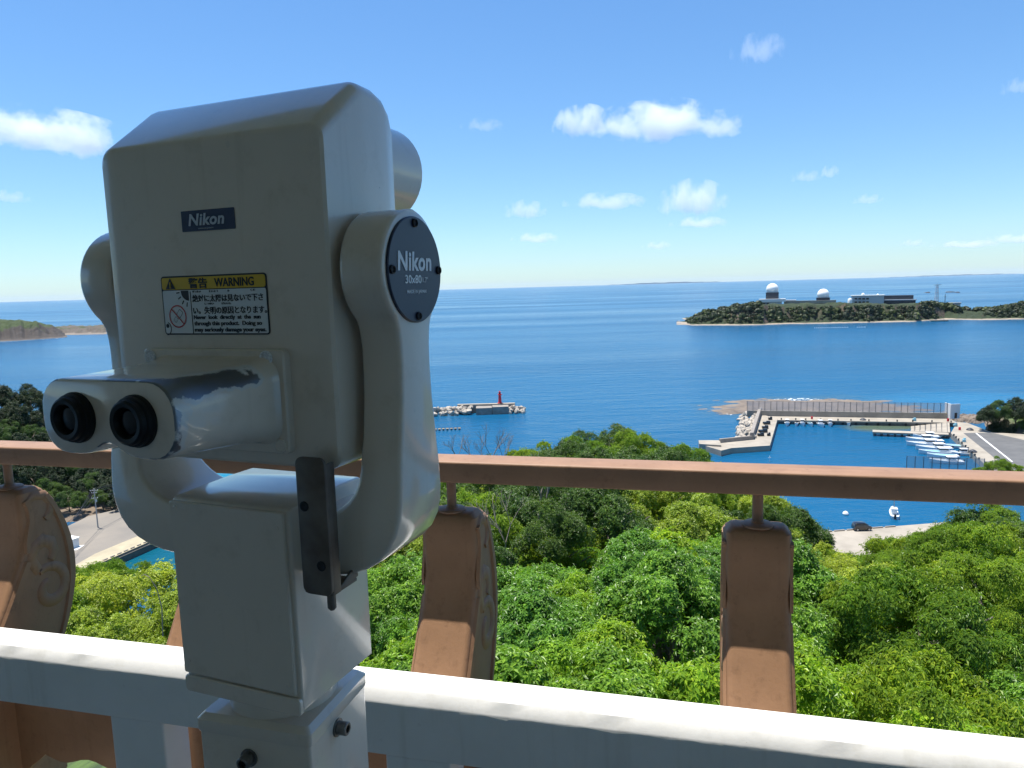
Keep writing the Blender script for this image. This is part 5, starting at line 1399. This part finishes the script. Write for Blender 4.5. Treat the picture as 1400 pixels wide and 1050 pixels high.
# ---------------------------------------------------------------- clouds
def cloud_mat(name, k, seed, cut):
    m = bpy.data.materials.new(name); m.use_nodes = True; t = m.node_tree
    t.nodes.remove(t.nodes['Principled BSDF'])
    tc = t.nodes.new('ShaderNodeTexCoord'); sp = t.nodes.new('ShaderNodeSeparateXYZ'); t.links.new(tc.outputs['Object'], sp.inputs[0])
    ln = t.nodes.new('ShaderNodeVectorMath'); ln.operation = 'LENGTH'; t.links.new(tc.outputs['Object'], ln.inputs[0])
    mp = t.nodes.new('ShaderNodeMapping'); mp.inputs['Location'].default_value = (seed, seed * 1.7, 0); mp.inputs['Scale'].default_value = (2.3, 1.1, .8)
    t.links.new(tc.outputs['Object'], mp.inputs[0])
    n1 = N(t, 'ShaderNodeTexNoise', Scale=1.1, Detail=7.0, Roughness=.62); t.links.new(mp.outputs[0], n1.inputs['Vector'])
    f = mathn(t, 'SUBTRACT', 1.0, ln.outputs['Value'])
    f = mathn(t, 'ADD', mathn(t, 'MULTIPLY', f, 0.8), mathn(t, 'MULTIPLY', mathn(t, 'SUBTRACT', n1.outputs['Fac'], 0.5), 3.2))
    base = mathn(t, 'MULTIPLY', mathn(t, 'MAXIMUM', mathn(t, 'SUBTRACT', -.25, sp.outputs[2]), 0.0), 1.6)   # flat undersides
    d = mathn(t, 'MULTIPLY', mathn(t, 'SUBTRACT', mathn(t, 'SUBTRACT', f, base), cut), k)
    d = mathn(t, 'MINIMUM', mathn(t, 'MAXIMUM', d, 0.0), k * .5)
    pv = t.nodes.new('ShaderNodeVolumePrincipled'); pv.inputs['Color'].default_value = (1, 1, 1, 1); pv.inputs['Anisotropy'].default_value = 0.0
    t.links.new(d, pv.inputs['Density']); t.links.new(pv.outputs[0], t.nodes['Material Output'].inputs['Volume'])
    return m
CM = [cloud_mat('cloud_vapour', .011, s_, .12) for s_ in (1.3, 4.1, 7.7)]
CT = [cloud_mat('thin_cloud_vapour', .0045, s_, .15) for s_ in (2.6, 9.2)]
csph = bmesh.new(); bmesh.ops.create_icosphere(csph, subdivisions=3, radius=1.0)
def cloud(i, px_, py_, w, h, thin, label):
    me = bpy.data.meshes.new('cloud'); csph.to_mesh(me)
    me.materials.append((CT if thin else CM)[i % (2 if thin else 3)])
    o = bpy.data.objects.new('cloud', me); COL.objects.link(o)
    d = ray(px_, py_); e = d.z / math.hypot(d.x, d.y)
    Dd = min(1500 / max(e, .02), 26000); p = d * (Dd / d.y) + V(0, 0, CAMZ)
    o.location = p; o.rotation_euler = (0, rad(1.6), -math.atan2(p.x, p.y))
    sx, sz = w / FPX * Dd * .5 * 1.25, h / FPX * Dd * .5 * 1.3
    o.scale = (sx, max(sz * 1.2, sx * .5), sz)
    tag(o, label, 'cloud', 'small fair-weather clouds over the sea' if thin else 'white cumulus clouds')
CL = [(905, 172, 180, 52, 0, 'largest white cumulus cloud, a long puff right of centre in the sky'), (797, 171, 70, 42, 0, 'small dense cumulus puff just left of the largest cloud'),
      (58, 186, 190, 60, 0, 'broad white cloud at the left edge beside the binoculars'), (828, 278, 96, 24, 1, 'thin flat cloud below the small dense puff'),
      (718, 290, 52, 26, 1, 'little round cloud low over the sea near the yoke'), (732, 327, 56, 15, 1, 'flat streak of cloud below the little round one'),
      (947, 277, 80, 50, 1, 'ragged cloud below the right end of the largest cloud'), (956, 306, 66, 16, 1, 'thin streak under the ragged cloud'),
      (1102, 243, 36, 16, 1, 'tiny cloud wisp high over the island, left one of a pair'), (1133, 237, 24, 18, 1, 'tiny cloud wisp high over the island, right one of a pair'),
      (1186, 274, 34, 14, 1, 'tiny cloud wisp above the black building'), (1037, 71, 60, 38, 1, 'faint lone wisp high up near the top of the view'),
      (1385, 328, 60, 13, 1, 'flat cloud streak at the right edge above the horizon'), (1320, 335, 70, 11, 1, 'flat cloud streak left of the one at the right edge'),
      (1247, 333, 30, 10, 1, 'small low cloud above the signal tower'), (660, 173, 50, 18, 1, 'faint wisp right of the objective tube'), (12, 271, 44, 18, 1, 'faint cloud at the left edge over the headland'), (898, 337, 34, 12, 1, 'small low cloud over the open sea'), (1394, 120, 40, 22, 1, 'faint wisp at the upper right edge')]
for i, a in enumerate(CL): cloud(i, *a)

# ---------------------------------------------------------------- sea air
hz = bpy.data.materials.new('sea_haze'); hz.use_nodes = True; ht = hz.node_tree; ht.nodes.remove(ht.nodes['Principled BSDF'])
hv = ht.nodes.new('ShaderNodeVolumePrincipled'); hv.inputs['Color'].default_value = (.80, .9, 1, 1); hv.inputs['Density'].default_value = 0.9e-5
ht.links.new(hv.outputs[0], ht.nodes['Material Output'].inputs['Volume'])
tag(MB().box((0, 0, 158), (126000, 126000, 330)).build('haze', hz, smooth=0), kind='stuff')
